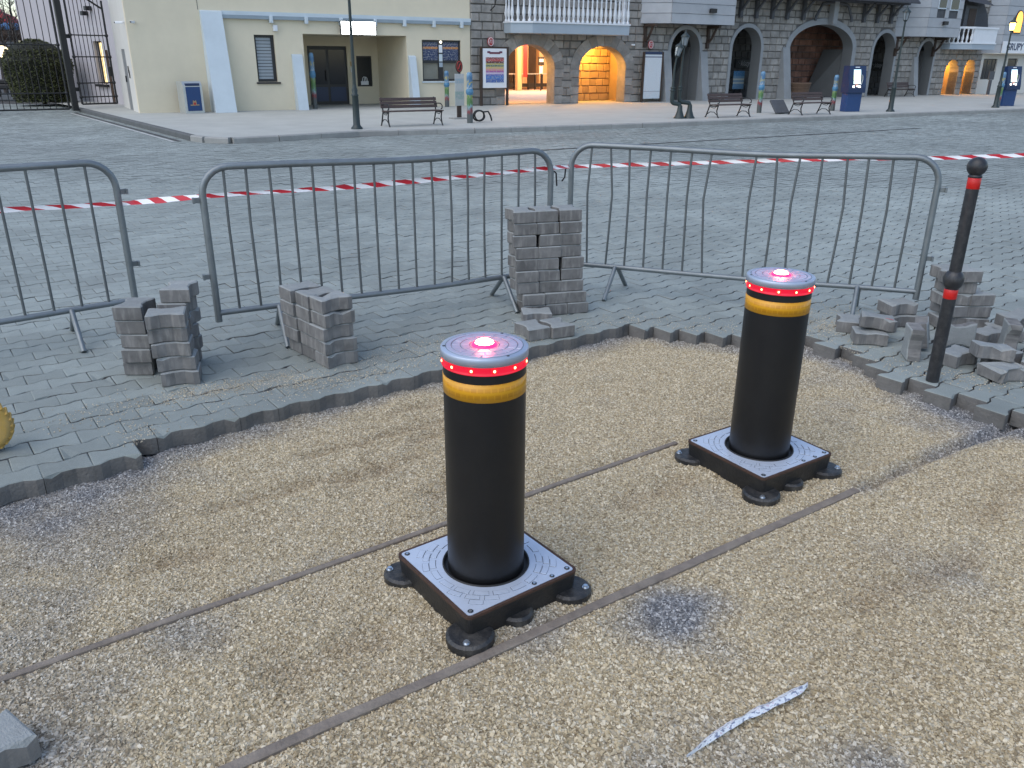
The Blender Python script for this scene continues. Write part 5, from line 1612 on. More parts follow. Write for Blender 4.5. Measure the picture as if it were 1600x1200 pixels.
# ---- timber oriels
def oriel(par, s0, s1, out, cham, z0, z1, name='oriel', bh=.42, windows=()):
    root = empty(name, (0, 0, 0), 0, par)
    plan = [(s0, 0), (s0 + cham, -out), (s1, -out), (s1, 0)]
    mb = S(); mb.prism([(p[0] * 1, p[1] * .98) for p in plan][::-1], z0 + .01, z1); mb.build('core', M['timber_grey'], root)
    k = 0; z = z0
    while z < z1 - .02:
        h = min(bh, z1 - z)
        for (a, b) in ((plan[0], plan[1]), (plan[1], plan[2]), (plan[2], plan[3])):
            a = Vector(a); b = Vector(b); t_ = (b - a).normalized(); n_ = Vector((t_.y, -t_.x))
            spans = [(0, (b - a).length)]
            if abs(t_.y) < .1:
                for (w0, w1, wz0, wz1) in windows:
                    if z + h > wz0 and z < wz1:
                        spans = [q for sp_ in spans for q in ((sp_[0], min(sp_[1], w0 - a.x)), (max(sp_[0], w1 - a.x), sp_[1])) if q[1] - q[0] > .03]
            for (u0, u1) in spans:
                p, q = a + t_ * (u0 + .002), a + t_ * (u1 - .002)
                mb = S()
                vs = [(p.x, p.y, z), (q.x, q.y, z), (q.x, q.y, z + h - .012), (p.x, p.y, z + h - .012)]
                vs2 = [(v[0] + n_.x * (.04 if i < 2 else .022), v[1] + n_.y * (.04 if i < 2 else .022), v[2]) for i, v in enumerate(vs)]
                mb.add(vs + vs2, [(4, 5, 6, 7), (0, 1, 5, 4), (2, 3, 7, 6), (0, 4, 7, 3), (1, 2, 6, 5)]); mb.build('board', M['clad'], root)
        z += h
    for (w0, w1, wz0, wz1) in windows:
        mb = S(); mb.box(w0, w1, -out - .05, -out + .02, wz0, wz1); w_ = mb.build('window', M['trim'], root)
        m_ = (w0 + w1) / 2
        mb = S(); mb.box(w0 + .06, w1 - .06, -out - .062, -out - .051, wz0 + .06, wz1 - .06); mb.build('pane', M['glass_dark'], w_)
    return root
def wood_bracket(par, s, zt, drop, out):
    mb = S(); mb.box(s - .07, s + .07, -.14, -.01, zt - drop, zt); mb.box(s - .07, s + .07, -out, -.14, zt - .12, zt - .002)
    pth = [(s, -.10 - (out * .75 - .1) * (i / 6), zt - drop * .72 + (drop * .62) * (1 - math.cos(i / 6 * PI / 2))) for i in range(7)]
    mb.tube(pth, .055, 6); mb.build('timber_bracket', M['brown_wood'], par)
oriel(st, 20.30, 24.85, .9, .95, 3.18, 6.8, bh=.40)
wood_bracket(st, 20.55, 3.17, .95, .8); wood_bracket(st, 24.15, 3.17, .95, .8)
oriel(st, 37.1, 41.2, .9, 1.35, 2.96, 6.8, bh=.46, windows=((39.05, 39.75, 4.30, 5.6), (40.05, 40.80, 4.25, 5.6)))
wood_bracket(st, 37.35, 2.95, .95, .8); wood_bracket(st, 40.55, 2.95, .95, .8)
for (s, z, nm) in ((23.45, 3.72, 'dark floodlight on the nearer timber oriel'), (39.75, 3.63, 'dark floodlight on the farther timber oriel')):
    f_ = empty('floodlight', fp(s, 1.0, z), FR); tag(f_, nm, 'floodlight', 'floodlights on the fronts')
    mb = MB(); mb.box(-.16, .16, -.10, .02, -.08, .08, .01); mb.build('housing', M['iron'], f_); mb = MB(); mb.box(-.02, .02, .02, .08, -.03, .03); mb.build('mount', M['iron'], f_)
# timbered gallery on corbels between the oriels
mb = S(); mb.box(24.95, 37.05, -.75, .5, 4.42, 4.60); mb.box(24.95, 37.05, -.95, .5, 4.61, 6.8); mb.build('gallery', M['timber_grey'], st)
mb = S(); mb.add([(24.95, -1.3, 4.50), (37.05, -1.3, 4.50), (37.05, .5, 6.2), (24.95, .5, 6.2), (24.95, -1.3, 4.44), (37.05, -1.3, 4.44)], [(0, 1, 2, 3), (4, 5, 1, 0)]); mb.build('eaves', M['slate'], st)
for s in (25.1, 25.95, 26.93, 27.95, 28.95, 30.03, 34.40, 35.43, 36.50):
    mb = S(); mb.box(s - .08, s + .08, -.22, -.075, 3.55, 4.42); mb.tube([(s, -.2, 3.85), (s, -.45, 4.15), (s, -.7, 4.40)], .06, 6); mb.build('corbel', M['timber_grey'], st)
mb = S(); mb.box(31.85, 32.15, -.40, -.10, 3.42, 4.42); mb.build('gallery_post', M['arch_trim'], st)
for e in (-1, 1):
    mb = S(); mb.tube([(32.0 + e * .1, -.3, 4.40), (32 + e * .9, -.3, 4.30), (32 + e * 1.25, -.3, 3.75), (32 + e * 1.3, -.3, 3.55)], .07, 6); mb.build('gallery_brace', M['timber_grey'], st)
# roofed dormer behind the far balcony
mb = S(); mb.prism([(41.3, 3.0), (44.9, 3.0), (44.4, 4.2), (43.0, 5.6), (41.3, 5.6)], -.35, .4, axis='y'); mb.build('dormer', M['slate'], st)
mb = S(); mb.box(42.2, 43.3, -.42, -.34, 2.66, 4.6); dd = mb.build('balcony_door', M['timber_grey'], st); mb = S(); mb.box(42.55, 43.2, -.44, -.421, 2.7, 4.45); mb.build('pane', M['brown_wood'], dd)
mb = S(); mb.add([(41.6, -.9, 4.75), (44.0, -.9, 4.6), (43.2, .3, 5.6), (41.6, .3, 5.6)], [(0, 1, 2, 3)]); mb.build('dormer_eave', M['slate'], st)
# upper wall
# shop signs in the dark arches
def text_obj(name, body, size, material, parent, loc, rot, ext=.004, shear=0.0, bold=0.0, align='CENTER'):
    cu = bpy.data.curves.new(name, 'FONT'); cu.body = body; cu.size = size; cu.extrude = ext; cu.align_x = align; cu.align_y = 'CENTER'; cu.shear = shear; cu.offset = bold
    cu.materials.append(material)
    o_ = bpy.data.objects.new(name, cu); COL.objects.link(o_); o_.parent = parent; o_.location = loc; o_.rotation_euler = rot
    return o_
for (s, z, w, lab) in ((28.65, 1.37, 1.15, 'black shop sign with grey script above the blue board'), (38.85, 1.31, 1.2, 'black shop sign with grey script in the far dark arch')):
    r_ = empty('shop_sign', fp(s, -2.05, z), FR); tag(r_, lab, 'sign', 'black shop signs in the arches')
    mb = S(); mb.box(-w / 2, w / 2, 0, .06, 0, .42, .01); mb.build('board', M['black'], r_)
    text_obj('lettering', 'kissy', .30, M['grey_text'], r_, (.06, -.008, .21), (R(90), 0, 0), shear=.25, bold=.006)
    mb = MB(); mb.tube([(-.42, -.008, .22), (-.36, -.008, .28), (-.32, -.008, .2), (-.27, -.008, .24)], .02, 6); mb.build('flourish', M['grey_text'], r_)
bb = empty('blue_board', fp(27.55, -1.2, .0), FR); tag(bb, 'blue and white board on a stand inside the dark arch', 'sign')
mb = S(); mb.box(-.36, .36, -.02, .02, .42, 1.26, .01); mb.build('panel', bands('blue_notice', [(0, (.10, .22, .36)), (.3, (.45, .48, .42)), (.38, (.16, .26, .36)), (.5, (.45, .48, .42)), (.58, (.14, .25, .36)), (.72, (.04, .16, .32))], 'Z', 0, lines=.2, lscale=10), bb)
mb = S(); mb.box(-.2, .2, -.02, .02, 0, .415); mb.build('stand', M['iron'], bb)

# ---- far tower with lit window
tw = empty('clad_tower', FA, FR); tag(tw, 'pale board-clad tower with orange arched window at the far right', 'building')
mb = S(); wall_holes(mb, 45.22, 56, -.15, 2.2, .02, .4, [(45.5, 46.85, .80, 1.92), (47.9, 48.9, .6, 1.95)]); mb.build('ground_wall', M['cream_white'], tw)
oriel(tw, 45.0, 56.0, .55, .9, 2.2, 7.2, name='upper_storey', bh=.5)
mb = S(); mb.box(45.5, 46.85, .10, .16, .80, 1.92); w_ = mb.build('window', M['dark_frame'], tw)
for a in (45.56, 46.02, 46.48):
    mb = S(); mb.box(a, a + .34, .09, .099, .86, 1.86); mb.build('pane', M['glass_dark'], w_)
mb = S(); mb.box(47.9, 48.9, .10, .16, .6, 1.95); w_ = mb.build('window', M['dark_frame'], tw); mb = S(); mb.box(47.98, 48.8, .09, .099, .7, 1.86); mb.build('pane', M['glass_dark'], w_)
c_ = 47.05; pts_ = [(c_ - .38, 3.28)] + [(c_ + .38, 3.28)] + [(c_ + .38 * math.cos(PI * i / 10), 3.95 + .55 * math.sin(PI * i / 10)) for i in range(11)]
mb = S(); mb.prism(pts_, -.63, -.575, axis='y'); w_ = mb.build('arched_window', M['dark_frame'], tw)
pi2 = [(c_ + (p[0] - c_) * .8, 3.83 + (p[1] - 3.83) * .9) for p in pts_]
mb = S(); mb.prism(pi2, -.645, -.632, axis='y'); mb.build('lit_pane', M['orange_window'], w_)
sg = empty('groups_sign', fp(47.1, .62, 2.27), FR); tag(sg, 'white sign board reading GRUPY in blue letters', 'sign')
mb = S(); mb.box(-1.15, 1.35, -.03, .02, -.05, .58, .01); mb.build('board', M['white'], sg)
text_obj('lettering', 'GRUPY', .48, M['navy'], sg, (.05, -.032, .26), (R(90), 0, 0), bold=.012)

# ---- info boards on the stone front
def medallion(s, z, lab):
    r_ = empty('wall_medallion', fp(s, .12, z), FR); tag(r_, lab, 'plaque', 'red oval plaques over the boards')
    mb = MB(); mb.prism([(.13 * math.cos(2 * PI * i / 20), .16 * math.sin(2 * PI * i / 20)) for i in range(20)], -.03, .01, axis='y'); mb.build('disc', M['red'], r_)
    mb = MB(); mb.tube([(.108 * math.cos(2 * PI * i / 20), -.032, .135 * math.sin(2 * PI * i / 20)) for i in range(20)], .012, 6, closed=True); mb.build('ring', M['white'], r_)
    mb = MB(); mb.tube([(-.05, -.034, -.05), (-.03, -.034, .06), (.05, -.034, .05), (.04, -.034, -.06)], .012, 6); mb.build('emblem', M['trim'], r_)
medallion(12.96, 2.34, 'red oval plaque above the colourful price board'); medallion(20.86, 2.34, 'red oval plaque above the tall white board')
ib = empty('price_board', fp(13.0, .35, 0), FR); tag(ib, 'white board with colourful price list beside the left lit arch', 'sign')
mb = S()
for x in (-.58, .58): mb.box(x - .045, x + .045, -.05, .05, -.02, 2.16, .01)
mb.box(-.535, .535, -.03, .03, 2.10, 2.16); mb.build('frame', M['brown_wood'], ib)
mb = S(); mb.box(-.53, .53, -.04, .02, .66, 2.095, .005); mb.build('panel', M['white'], ib)
stops = [(0, (.03, .10, .35)), (.14, (.05, .16, .45)), (.27, (.10, .12, .40)), (.33, (.55, .45, .62)), (.40, (.35, .10, .30)), (.47, (.62, .25, .25)), (.55, (.55, .40, .12)), (.63, (.10, .16, .10)), (.70, (.45, .40, .10)), (.76, (.10, .02, .02)), (.84, (.45, .05, .05)), (.92, (.25, .05, .05))]
mb = S(); mb.box(-.40, .40, -.048, -.0405, .86, 1.78); mb.build('price_print', bands('price_print', stops, 'Z', 0, lines=.45, lscale=16), ib)
mb = S(); mb.box(-.24, .24, -.047, -.0405, 1.90, 1.97); mb.box(-.33, -.2, -.045, -.0405, 1.93, 2.0); mb.box(.2, .33, -.045, -.0405, 1.93, 2.0); mb.build('ribbon_print', bands('ribbon_print', [(0, (.15, .03, .05)), (.5, (.10, .02, .06))]), ib)
ib = empty('rules_board', fp(20.88, .35, 0), FR); tag(ib, 'tall white board with small print beside the right lit arch', 'sign')
mb = S()
for x in (-.52, .50): mb.box(x - .04, x + .04, -.05, .05, -.02, 2.05, .01)
mb.build('frame', M['brown_wood'], ib)
mb = S(); mb.box(-.475, .455, -.03, .03, .14, 1.94, .005); mb.build('panel', bands('rules_print', [(0, (.55, .60, .64)), (.16, (.30, .33, .38)), (.175, (.56, .61, .65)), (.93, (.12, .14, .2)), (.96, (.56, .61, .65))], 'Z', 0, lines=.16, lscale=44), ib)
mb = S(); mb.box(-.475, .455, -.03, .03, 1.945, 2.06, .005); mb.build('header', M['navy'], ib)
c_ = empty('security_camera', fp(19.95, .08, 2.32), FR); tag(c_, 'small white security camera over the right lit arch', 'camera')
mb = MB(); mb.box(-.14, .02, -.10, -.02, -.03, .03, .01); mb.build('body', M['white'], c_); mb = MB(); mb.cyl(0, 0, -.015, .03, .04, 10); mb.build('mount', M['white'], c_)

# ---- gate, hedge and what stands behind
def gate_leaf(name, label, a, b, n, ztop0, ztop1, rails, zb=.10, group=None, arch=False):
    a = Vector(a); b = Vector(b); L_ = (b - a).length; an = math.atan2((b - a).y, (b - a).x)
    r_ = empty(name, (a.x, a.y, .05), an); tag(r_, label, 'gate', group)
    f = lambda x: ztop0 + (ztop1 - ztop0) * (x / L_) ** (.7 if arch else 1)
    mb = MB(); mb.tube([(0, 0, zb), (0, 0, f(0))], .035, 6); mb.tube([(L_, 0, zb), (L_, 0, f(L_))], .035, 6); mb.tube([(0, 0, zb), (L_, 0, zb)], .03, 6); mb.tube([(L_ * i / 8, 0, f(L_ * i / 8) - .25) for i in range(9)], .03, 6); mb.build('frame', M['iron'], r_)
    for z in rails:
        mb = MB(); mb.tube([(0, 0, z), (L_, 0, z)], .022, 6)
        for x in (0, L_):
            mb.sphere((x, 0, z), .06, 8, 6)
        mb.build('cross_rail', M['iron'], r_)
    for i in range(1, n):
        x = L_ * i / n
        mb = MB(); mb.tube([(x, 0, zb), (x, 0, f(x) - .02), (x, 0, f(x) + .12)], [.0125, .0125, .003], 6); mb.build('bar', M['iron'], r_)
    return r_
gate_leaf('iron_gate', 'tall black iron driveway gate leaf left of the gate post', (-19.0, 25.1), (-14.55, 28.12), 29, 4.6, 4.6, (.55, 2.0), zb=.06)
gp = empty('gate_post', (-14.4, 28.22, .05), R(40)); tag(gp, 'thick black iron gate post between the two gate leaves', 'post')
mb = MB(); mb.box(-.09, .09, -.09, .09, 0, 5.0, .01); mb.build('post', M['iron'], gp)
for z in (.6, 2.2, 3.9):
    mb = MB(); mb.box(.09, .2, -.03, .03, z, z + .12); mb.build('hinge', M['iron'], gp)
wg = gate_leaf('iron_wicket_gate', 'narrow black iron wicket gate between gate post and cream building', (-14.2, 28.32), (-13.45, 29.2), 9, 4.3, 3.35, (.42, .85, 1.65, 2.3), zb=.2, arch=True)
mb = MB(); mb.box(1.05, 1.16, -.05, .05, 1.05, 1.35, .01); mb.build('lock_box', M['iron'], wg)
# clipped bush behind the gate
bu = empty('clipped_bush', (-17.55, 32.2, .05)); bu.scale = (1, 1, .86); tag(bu, 'clipped dark olive bush behind the iron gate', 'bush')
def bush_r(th, z):
    t_ = z / 2.55
    base = 1.06 * (0.86 + .22 * math.sin(min(1, t_ * 1.15) * PI * .62)) if t_ < .72 else 1.05 * math.sqrt(max(0, 1 - ((t_ - .70) / .31) ** 2.4))
    return base * (1 + .05 * noise.noise(Vector((math.cos(th) * 2, math.sin(th) * 2, z * 1.6))))
mb = MB(); rows = []
for i in range(15):
    z = .12 + 2.4 * i / 14
    rows.append([(max(.02, bush_r(2 * PI * k / 24, z) - .09) * math.cos(2 * PI * k / 24), max(.02, bush_r(2 * PI * k / 24, z) - .09) * math.sin(2 * PI * k / 24), z) for k in range(24)])
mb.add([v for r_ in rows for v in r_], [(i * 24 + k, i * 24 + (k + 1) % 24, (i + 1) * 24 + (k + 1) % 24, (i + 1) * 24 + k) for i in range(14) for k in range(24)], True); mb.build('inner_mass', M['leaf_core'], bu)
lv, lf = [], []; rb = random.Random(5)
for _ in range(9000):
    th = rb.uniform(0, 2 * PI); z = rb.uniform(.1, 2.6)
    r_ = bush_r(th, min(z, 2.55)) - abs(rb.gauss(0, .05)) + rb.gauss(0, .015)
    if r_ < .0: continue
    if z > 2.2: r_ = rb.uniform(0, 1) ** .5 * max(.1, r_)
    c = Vector((r_ * math.cos(th), r_ * math.sin(th), z)); u = Vector((rb.gauss(0, 1), rb.gauss(0, 1), rb.gauss(.4, 1))).normalized(); v = u.orthogonal().normalized(); v = Matrix.Rotation(rb.uniform(0, 6), 3, u) @ v
    s_ = rb.uniform(.03, .06); w_ = u.cross(v); b = len(lv)
    lv += [c - v * s_, c + w_ * s_ * .5, c + v * s_, c - w_ * s_ * .5]; lf.append((b, b + 1, b + 2, b + 3))
me = bpy.data.meshes.new('foliage'); me.from_pydata(lv, [], lf); me.update(); link_mesh('foliage', me, M['leaf'], bu)
mb = MB(); mb.cyl(0, 0, 0, .4, .09, 10); mb.build('trunk', M['bark'], bu)
# lavender building behind the gate
pb_ = empty('courtyard_building', (-13.6, 30.4, 0.03), R(136)); tag(pb_, 'pale lavender building behind the iron gate', 'building')
mb = MB(); wall_holes(mb, 0, 10.0, 0, 8, 0, -.3, [(1.55, 2.35, .75, 2.2)]); mb.box(0, 10.0, -6, -.302, 0, 8); mb.build('wall', M['lavender'], pb_)
mb = MB(); mb.box(1.55, 2.35, -.22, -.15, .75, 2.2); w_ = mb.build('window', M['dark_frame'], pb_); mb = MB(); mb.box(1.95, 2.12, -.14, -.13, .8, 2.15); mb.build('lit_strip', emis('warm_window_strip', (1, .75, .35), 1.2), w_)
mb = MB(); mb.box(1.45, 2.45, .0, .12, .66, .74); mb.build('sill', M['iron'], w_)
mb = MB(); mb.tube([(1.05, .08, 0), (1.05, .08, 1.9)], .05, 8); mb.build('drainpipe', M['basket'], pb_)
for x, z in ((2.3, 3.05), (1.9, 3.2)):
    mb = MB(); mb.box(x, x + .2, .01, .22, z, z + .14, .01); mb.build('wall_lamp', M['iron'], pb_)
# utility cart behind the gate
ct = empty('utility_cart', (-21.0, 36.0, .02), R(12)); tag(ct, 'dark utility cart parked beyond the gate left of the bush', 'cart')
mb = MB(); mb.box(-1.2, 1.0, -.55, .55, .42, .62, .04); mb.build('chassis', M['iron'], ct)
mb = MB(); mb.box(-.35, .25, -.5, .5, .62, .80, .04); mb.box(.20, .32, -.5, .5, .80, 1.25, .04); mb.build('seat', M['black'], ct)
mb = MB(); mb.box(-1.2, -.6, -.5, .5, .62, 1.0, .06); mb.build('bonnet', M['iron'], ct)
mb = MB(); mb.tube([(-.6, 0, .9), (-.4, 0, 1.2)], .025, 6); mb.tube([(-.4 + .0, .17 * math.cos(2 * PI * i / 12), 1.2 + .17 * math.sin(2 * PI * i / 12)) for i in range(12)], .018, 6, closed=True); mb.build('steering_wheel', M['black'], ct)
for x in (-.8, .68):
    for y in (-.58, .58):
        w_ = empty('wheel', (x, y, .28), 0, ct)
        mb = MB(); mb.lathe([(.15, -.09), (.25, -.10), (.28, -.06), (.28, .06), (.25, .10), (.15, .09)], 20); mb.build('tyre', M['rubber'], w_, None, (R(90), 0, 0))
        mb = MB(); mb.lathe([(.01, .06), (.12, .05), (.16, .09)], 16); mb.lathe([(.16, -.09), (.12, -.05), (.01, -.06)], 16); mb.build('rim', M['steel'], w_, None, (R(90), 0, 0))
# bare tree and the fairground pavilion far behind
def bare_tree(loc, h, lab, seed, grp):
    r_ = empty('bare_tree', loc); tag(r_, lab, 'tree', grp); q = random.Random(seed)
    mb = MB(); mb.tube([(0, 0, 0), (.05, 0, h * .25), (0, .05, h * .5)], [.12, .09, .06], 7); mb.build('trunk', M['bark'], r_)
    mb = MB()
    def grow(p, d, l, r0, lev):
        e = p + d * l; mb.tube([p, p.lerp(e, .5) + Vector((q.gauss(0, .05), q.gauss(0, .05), 0)) * l, e], [r0, r0 * .8, r0 * .5], 4)
        if lev > 0:
            for _ in range(4 if lev > 1 else 5):
                grow(p.lerp(e, q.uniform(.35, 1)), (d + Vector((q.gauss(0, .55), q.gauss(0, .55), q.gauss(.1, .3)))).normalized(), l * q.uniform(.45, .7), r0 * .55, lev - 1)
    for k in range(6): grow(Vector((0, 0, h * q.uniform(.22, .5))), Vector((math.cos(k * 1.05), math.sin(k * 1.05), 1.1)).normalized(), h * .33, .05, 3)
    mb.build('crown', M['bark'], r_)
bare_tree((-22.6, 40.0, 0), 4.6, 'bare leafless tree behind the iron gate, right of the fairground pavilion', 3, 'bare trees behind the gate')
bare_tree((-25.6, 43.6, 0), 4.4, 'bare leafless tree behind the iron gate in front of the fairground pavilion', 8, 'bare trees behind the gate')
pv = empty('fairground_pavilion', (-32.0, 55, 0), R(20)); tag(pv, 'far red, blue and brown fairground pavilion behind the gate', 'pavilion')
mb = MB(); mb.lathe([(.9, 0), (.9, 2.7)], 12); mb.build('wall', M['lavender'], pv)
mb = MB(); mb.lathe([(1.3, 2.65), (1.75, 2.85), (1.75, 3.2), (1.2, 3.22)], 12); mb.build('brown_drum', M['basket'], pv)
mb = MB(); mb.lathe([(1.76, 3.2), (1.85, 3.25), (1.76, 3.6), (1.3, 3.62)], 12); mb.build('blue_canopy', mat('faded_blue_canopy', (.10, .22, .42), .6), pv)
mb = MB(); mb.lathe([(1.35, 3.63), (1.1, 4.0), (.5, 4.25), (.15, 4.8), (.01, 5.0)], 12); mb.build('red_roof', M['red'], pv)
lp_ = empty('globe_lamp', (-22.1, 38.0, .05)); tag(lp_, 'lit yellowish globe lamp behind the gate at the left edge', 'lamp')
mb = MB(); mb.tube([(0, 0, 0), (0, 0, 1.62)], .04, 8); mb.build('pole', M['iron'], lp_)
mb = MB(); mb.sphere((0, 0, 1.84), .24, 14, 10); mb.build('globe', emis('globe_glow', (1, .82, .5), 1.6), lp_)

# ---- street furniture
def bench(pos, ang, label, L_=1.75):
    r_ = empty('bench', pos, ang); tag(r_, label, 'bench', 'park benches along the promenade')
    for x in (-L_ / 2 + .06, L_ / 2 - .06):
        mb = MB()
        mb.tube([(x, .02, .42), (x, .10, .62), (x, .17, .84)], .022, 6)                       # back upright
        mb.tube([(x, .04, .42), (x, .10, .25), (x, .20, .02), (x, .24, 0)], .022, 6)             # rear leg
        mb.tube([(x, -.38, .42), (x, -.33, .25), (x, -.38, .08), (x, -.44, 0)], .022, 6)         # front leg
        mb.tube([(x, .05, .42), (x, -.15, .40), (x, -.40, .42)], .02, 6)
        mb.tube([(x, -.36, .10), (x, -.2, .20), (x, 0, .20), (x, .17, .09)], .014, 6)
        mb.tube([(x, .10, .62), (x, -.1, .66), (x, -.32, .66), (x, -.42, .60), (x, -.41, .52), (x, -.34, .50)], .018, 6)  # arm scroll
        mb.tube([(x, -.34, .42), (x, -.2, .34), (x, -.05, .36), (x, .04, .42)], .012, 6)
        mb.build('cast_end', M['iron'], r_)
    for k, y in enumerate((-.36, -.255, -.15, -.045)):
        mb = MB(); mb.box(-L_ / 2, L_ / 2, y - .045, y + .045, .435, .465, .006); mb.build('seat_slat', M['bench_wood'], r_)
    for k, (y, z) in enumerate(((.085, .575), (.125, .68), (.16, .785))):
        mb = MB(); mb.box(-L_ / 2, L_ / 2, -.014, .014, -.046, .046, .006, Matrix.Translation((0, y - .025, z)) @ Matrix.Rotation(-.33, 4, 'X')); mb.build('back_slat', M['bench_wood'], r_)
    r_.scale = (.86, .86, .80)
    return r_
bench((-2.62, 21.75, PZ), FR, 'dark slatted bench beside the lamp post in front of the cream building', 1.8)
bench((6.42, 25.98, PZ), FR, 'dark slatted bench right of the bent twin lamps', 1.62)
bench((9.42, 27.55, PZ), FR, 'dark slatted bench left of the nearer blue kiosk', 1.62)
bench((18.9, 42.6, PZ), FR, 'far dark bench against the stone front behind the middle lamp post', 1.9)


def lantern(par, z, lit=False, tilt=0.0, off=(0, 0), sc=1.0):
    r_ = empty('lantern', (off[0], off[1], z), 0, par); r_.rotation_euler = (0, tilt, 0); r_.scale = (sc, sc, sc)
    mb = MB(); mb.lathe([(.06, 0), (.11, .04), (.17, .40)], 6, smooth=False); g_ = mb.build('glass', M['warm_lamp'] if lit == 1 else M['lamp_glass'], r_)
    mb = MB()
    for k in range(6):
        a = 2 * PI * k / 6; mb.tube([(.115 * math.cos(a), .115 * math.sin(a), .03), (.175 * math.cos(a), .175 * math.sin(a), .41)], .010, 5)
    mb.lathe([(.05, -.05), (.12, .03), (.11, .05)], 6, smooth=False); mb.lathe([(.21, .40), (.21, .43), (.15, .50), (.07, .56), (.05, .60), (.03, .62), (.04, .65), (.01, .72)], 12); mb.build('frame', M['lamp_green'], r_)
    return r_
def lamp_post(pos, h, label, flood=False, lit=0, ls=.65):
    r_ = empty('street_lamp', pos); tag(r_, label, 'street lamp', 'green cast-iron street lamps')
    mb = MB(); mb.lathe([(.14, 0), (.14, .03), (.11, .06), (.085, .10), (.075, .74), (.09, .77), (.06, .80), (.07, .88), (.05, .94), (.042, 1.0)], 16); mb.build('base', M['lamp_green'], r_)
    mb = MB(); mb.lathe([(.042, 1.0), (.030, h * .85), (.028, h)], 12); mb.build('shaft', M['lamp_green'], r_)
    lantern(r_, h + .04, lit, 0.0, (0, 0), ls)
    if flood:
        mb = MB(); mb.box(.03, .28, -.08, .08, 2.92, 3.06, .02); mb.build('floodlight', M['iron'], r_)
    return r_
lamp_post((-3.76, 20.45, PZ), 4.3, 'green street lamp rising out of the picture in front of the recessed entrance', True)
lamp_post((12.90, 29.45, PZ), 2.80, 'green street lamp with unlit lantern right of the nearer blue kiosk')
lamp_post((18.20, 32.55, PZ), 2.62, 'green street lamp with warm lit lantern beside the farther blue kiosk', lit=1)
# two bent lamps that lean on each other
def bent_lamp(pos, path, lean, label, lz):
    r_ = empty('bent_lamp', pos); tag(r_, label, 'street lamp', 'pair of bent street lamps')
    mb = MB(); mb.lathe([(.17, 0), (.17, .02), (.13, .07), (.08, .22), (.065, .36)], 14); mb.build('base', M['lamp_green'], r_)
    mb = MB(); mb.tube(path[:-3], .06, 10); mb.build('bent_pipe', M['lamp_green'], r_)
    p = path[-4]
    mb = MB(); mb.lathe([(.055, 0), (.085, .02), (.055, .05), (.055, .08), (.08, .10), (.05, .13)], 12, p); mb.build('collar', M['lamp_green'], r_)
    mb = MB(); mb.tube(path[-4:], [.045, .036, .030, .026], 8); mb.build('shaft', M['lamp_green'], r_)
    e = path[-1]; lantern(r_, e[2], 0, lean, (e[0], e[1]), .62)
bent_lamp((4.85, 25.1, PZ), [(0, 0, .25), (0, 0, .34), (-.03, 0, .39), (-.12, 0, .41), (-.20, 0, .42), (-.245, 0, .46), (-.25, 0, .55), (-.25, 0, .74), (-.25, 0, 1.0), (-.24, 0, 1.4), (-.20, 0, 1.68)], .20, 'left bent lamp of the pair embracing in front of the arch', 2.7)
bent_lamp((5.16, 25.22, PZ), [(0, 0, .25), (0, 0, .36), (-.03, 0, .42), (-.14, 0, .44), (-.27, 0, .45), (-.32, 0, .49), (-.33, 0, .58), (-.33, 0, .76), (-.33, 0, 1.1), (-.32, 0, 1.6), (-.30, 0, 1.95)], .04, 'right taller bent lamp of the pair embracing in front of the arch', 3.1)


def kiosk(pos, ang, label):
    r_ = empty('ticket_kiosk', pos, ang); r_.scale = (.73, .73, .735); tag(r_, label, 'kiosk', 'blue ticket kiosks')
    mb = MB(); mb.box(-.40, .40, -.20, .22, 0, .82, .015); mb.build('pedestal', M['blue'], r_)
    mb = MB(); mb.prism([(-.30, .823), (.26, .823), (.26, 1.98), (-.12, 1.98), (-.30, 1.05)], -.46, .46, M=Matrix.Rotation(R(90), 4, 'Z') @ Matrix.Rotation(R(90), 4, 'X') @ Matrix.Rotation(R(-90), 4, 'X'), axis='y'); hd = mb.build('head', M['navy'], r_)
    # sloping face frame: from (y=-.30,z=1.05) to (y=-.12,z=1.98)
    sl = math.atan2(.18, .93); F_ = Matrix.Translation((0, -.30, 1.05)) @ Matrix.Rotation(-sl, 4, 'X')
    mb = MB(); mb.box(-.22, .16, -.012, -.002, .16, .78, 0, F_); mb.build('screen', M['screen'], r_)
    mb = MB(); mb.box(-.14, .10, -.008, -.002, .86, .90, 0, F_); mb.build('header_print', M['white'], r_)
    for x, m_ in ((-.27, 'button'), (-.06, 'button'), (.06, 'button')):
        mb = MB(); mb.box(x, x + .10, -.014, -.002, .0 if x != -.06 else .03, .09, 0, F_); mb.build('lit_slot', M[m_], r_)
    mb = MB(); mb.box(-.12, .03, -.012, -.002, .09, .13, 0, F_); mb.build('red_slot', M['button_red'], r_)
    mb = MB(); mb.tube([F_ @ Vector(p) for p in ((.12, -.02, .06), (.20, -.03, .18), (.26, -.03, .36), (.26, -.02, .52), (.22, -.01, .56))], .013, 6); mb.build('grab_rail', M['steel'], r_)
kiosk((11.45, 29.3, PZ), FR - R(12), 'blue ticket kiosk with lit screen left of the middle lamp post')
kiosk((19.35, 33.95, PZ), FR - R(14), 'blue ticket kiosk with lit screen at the right edge of the photo')


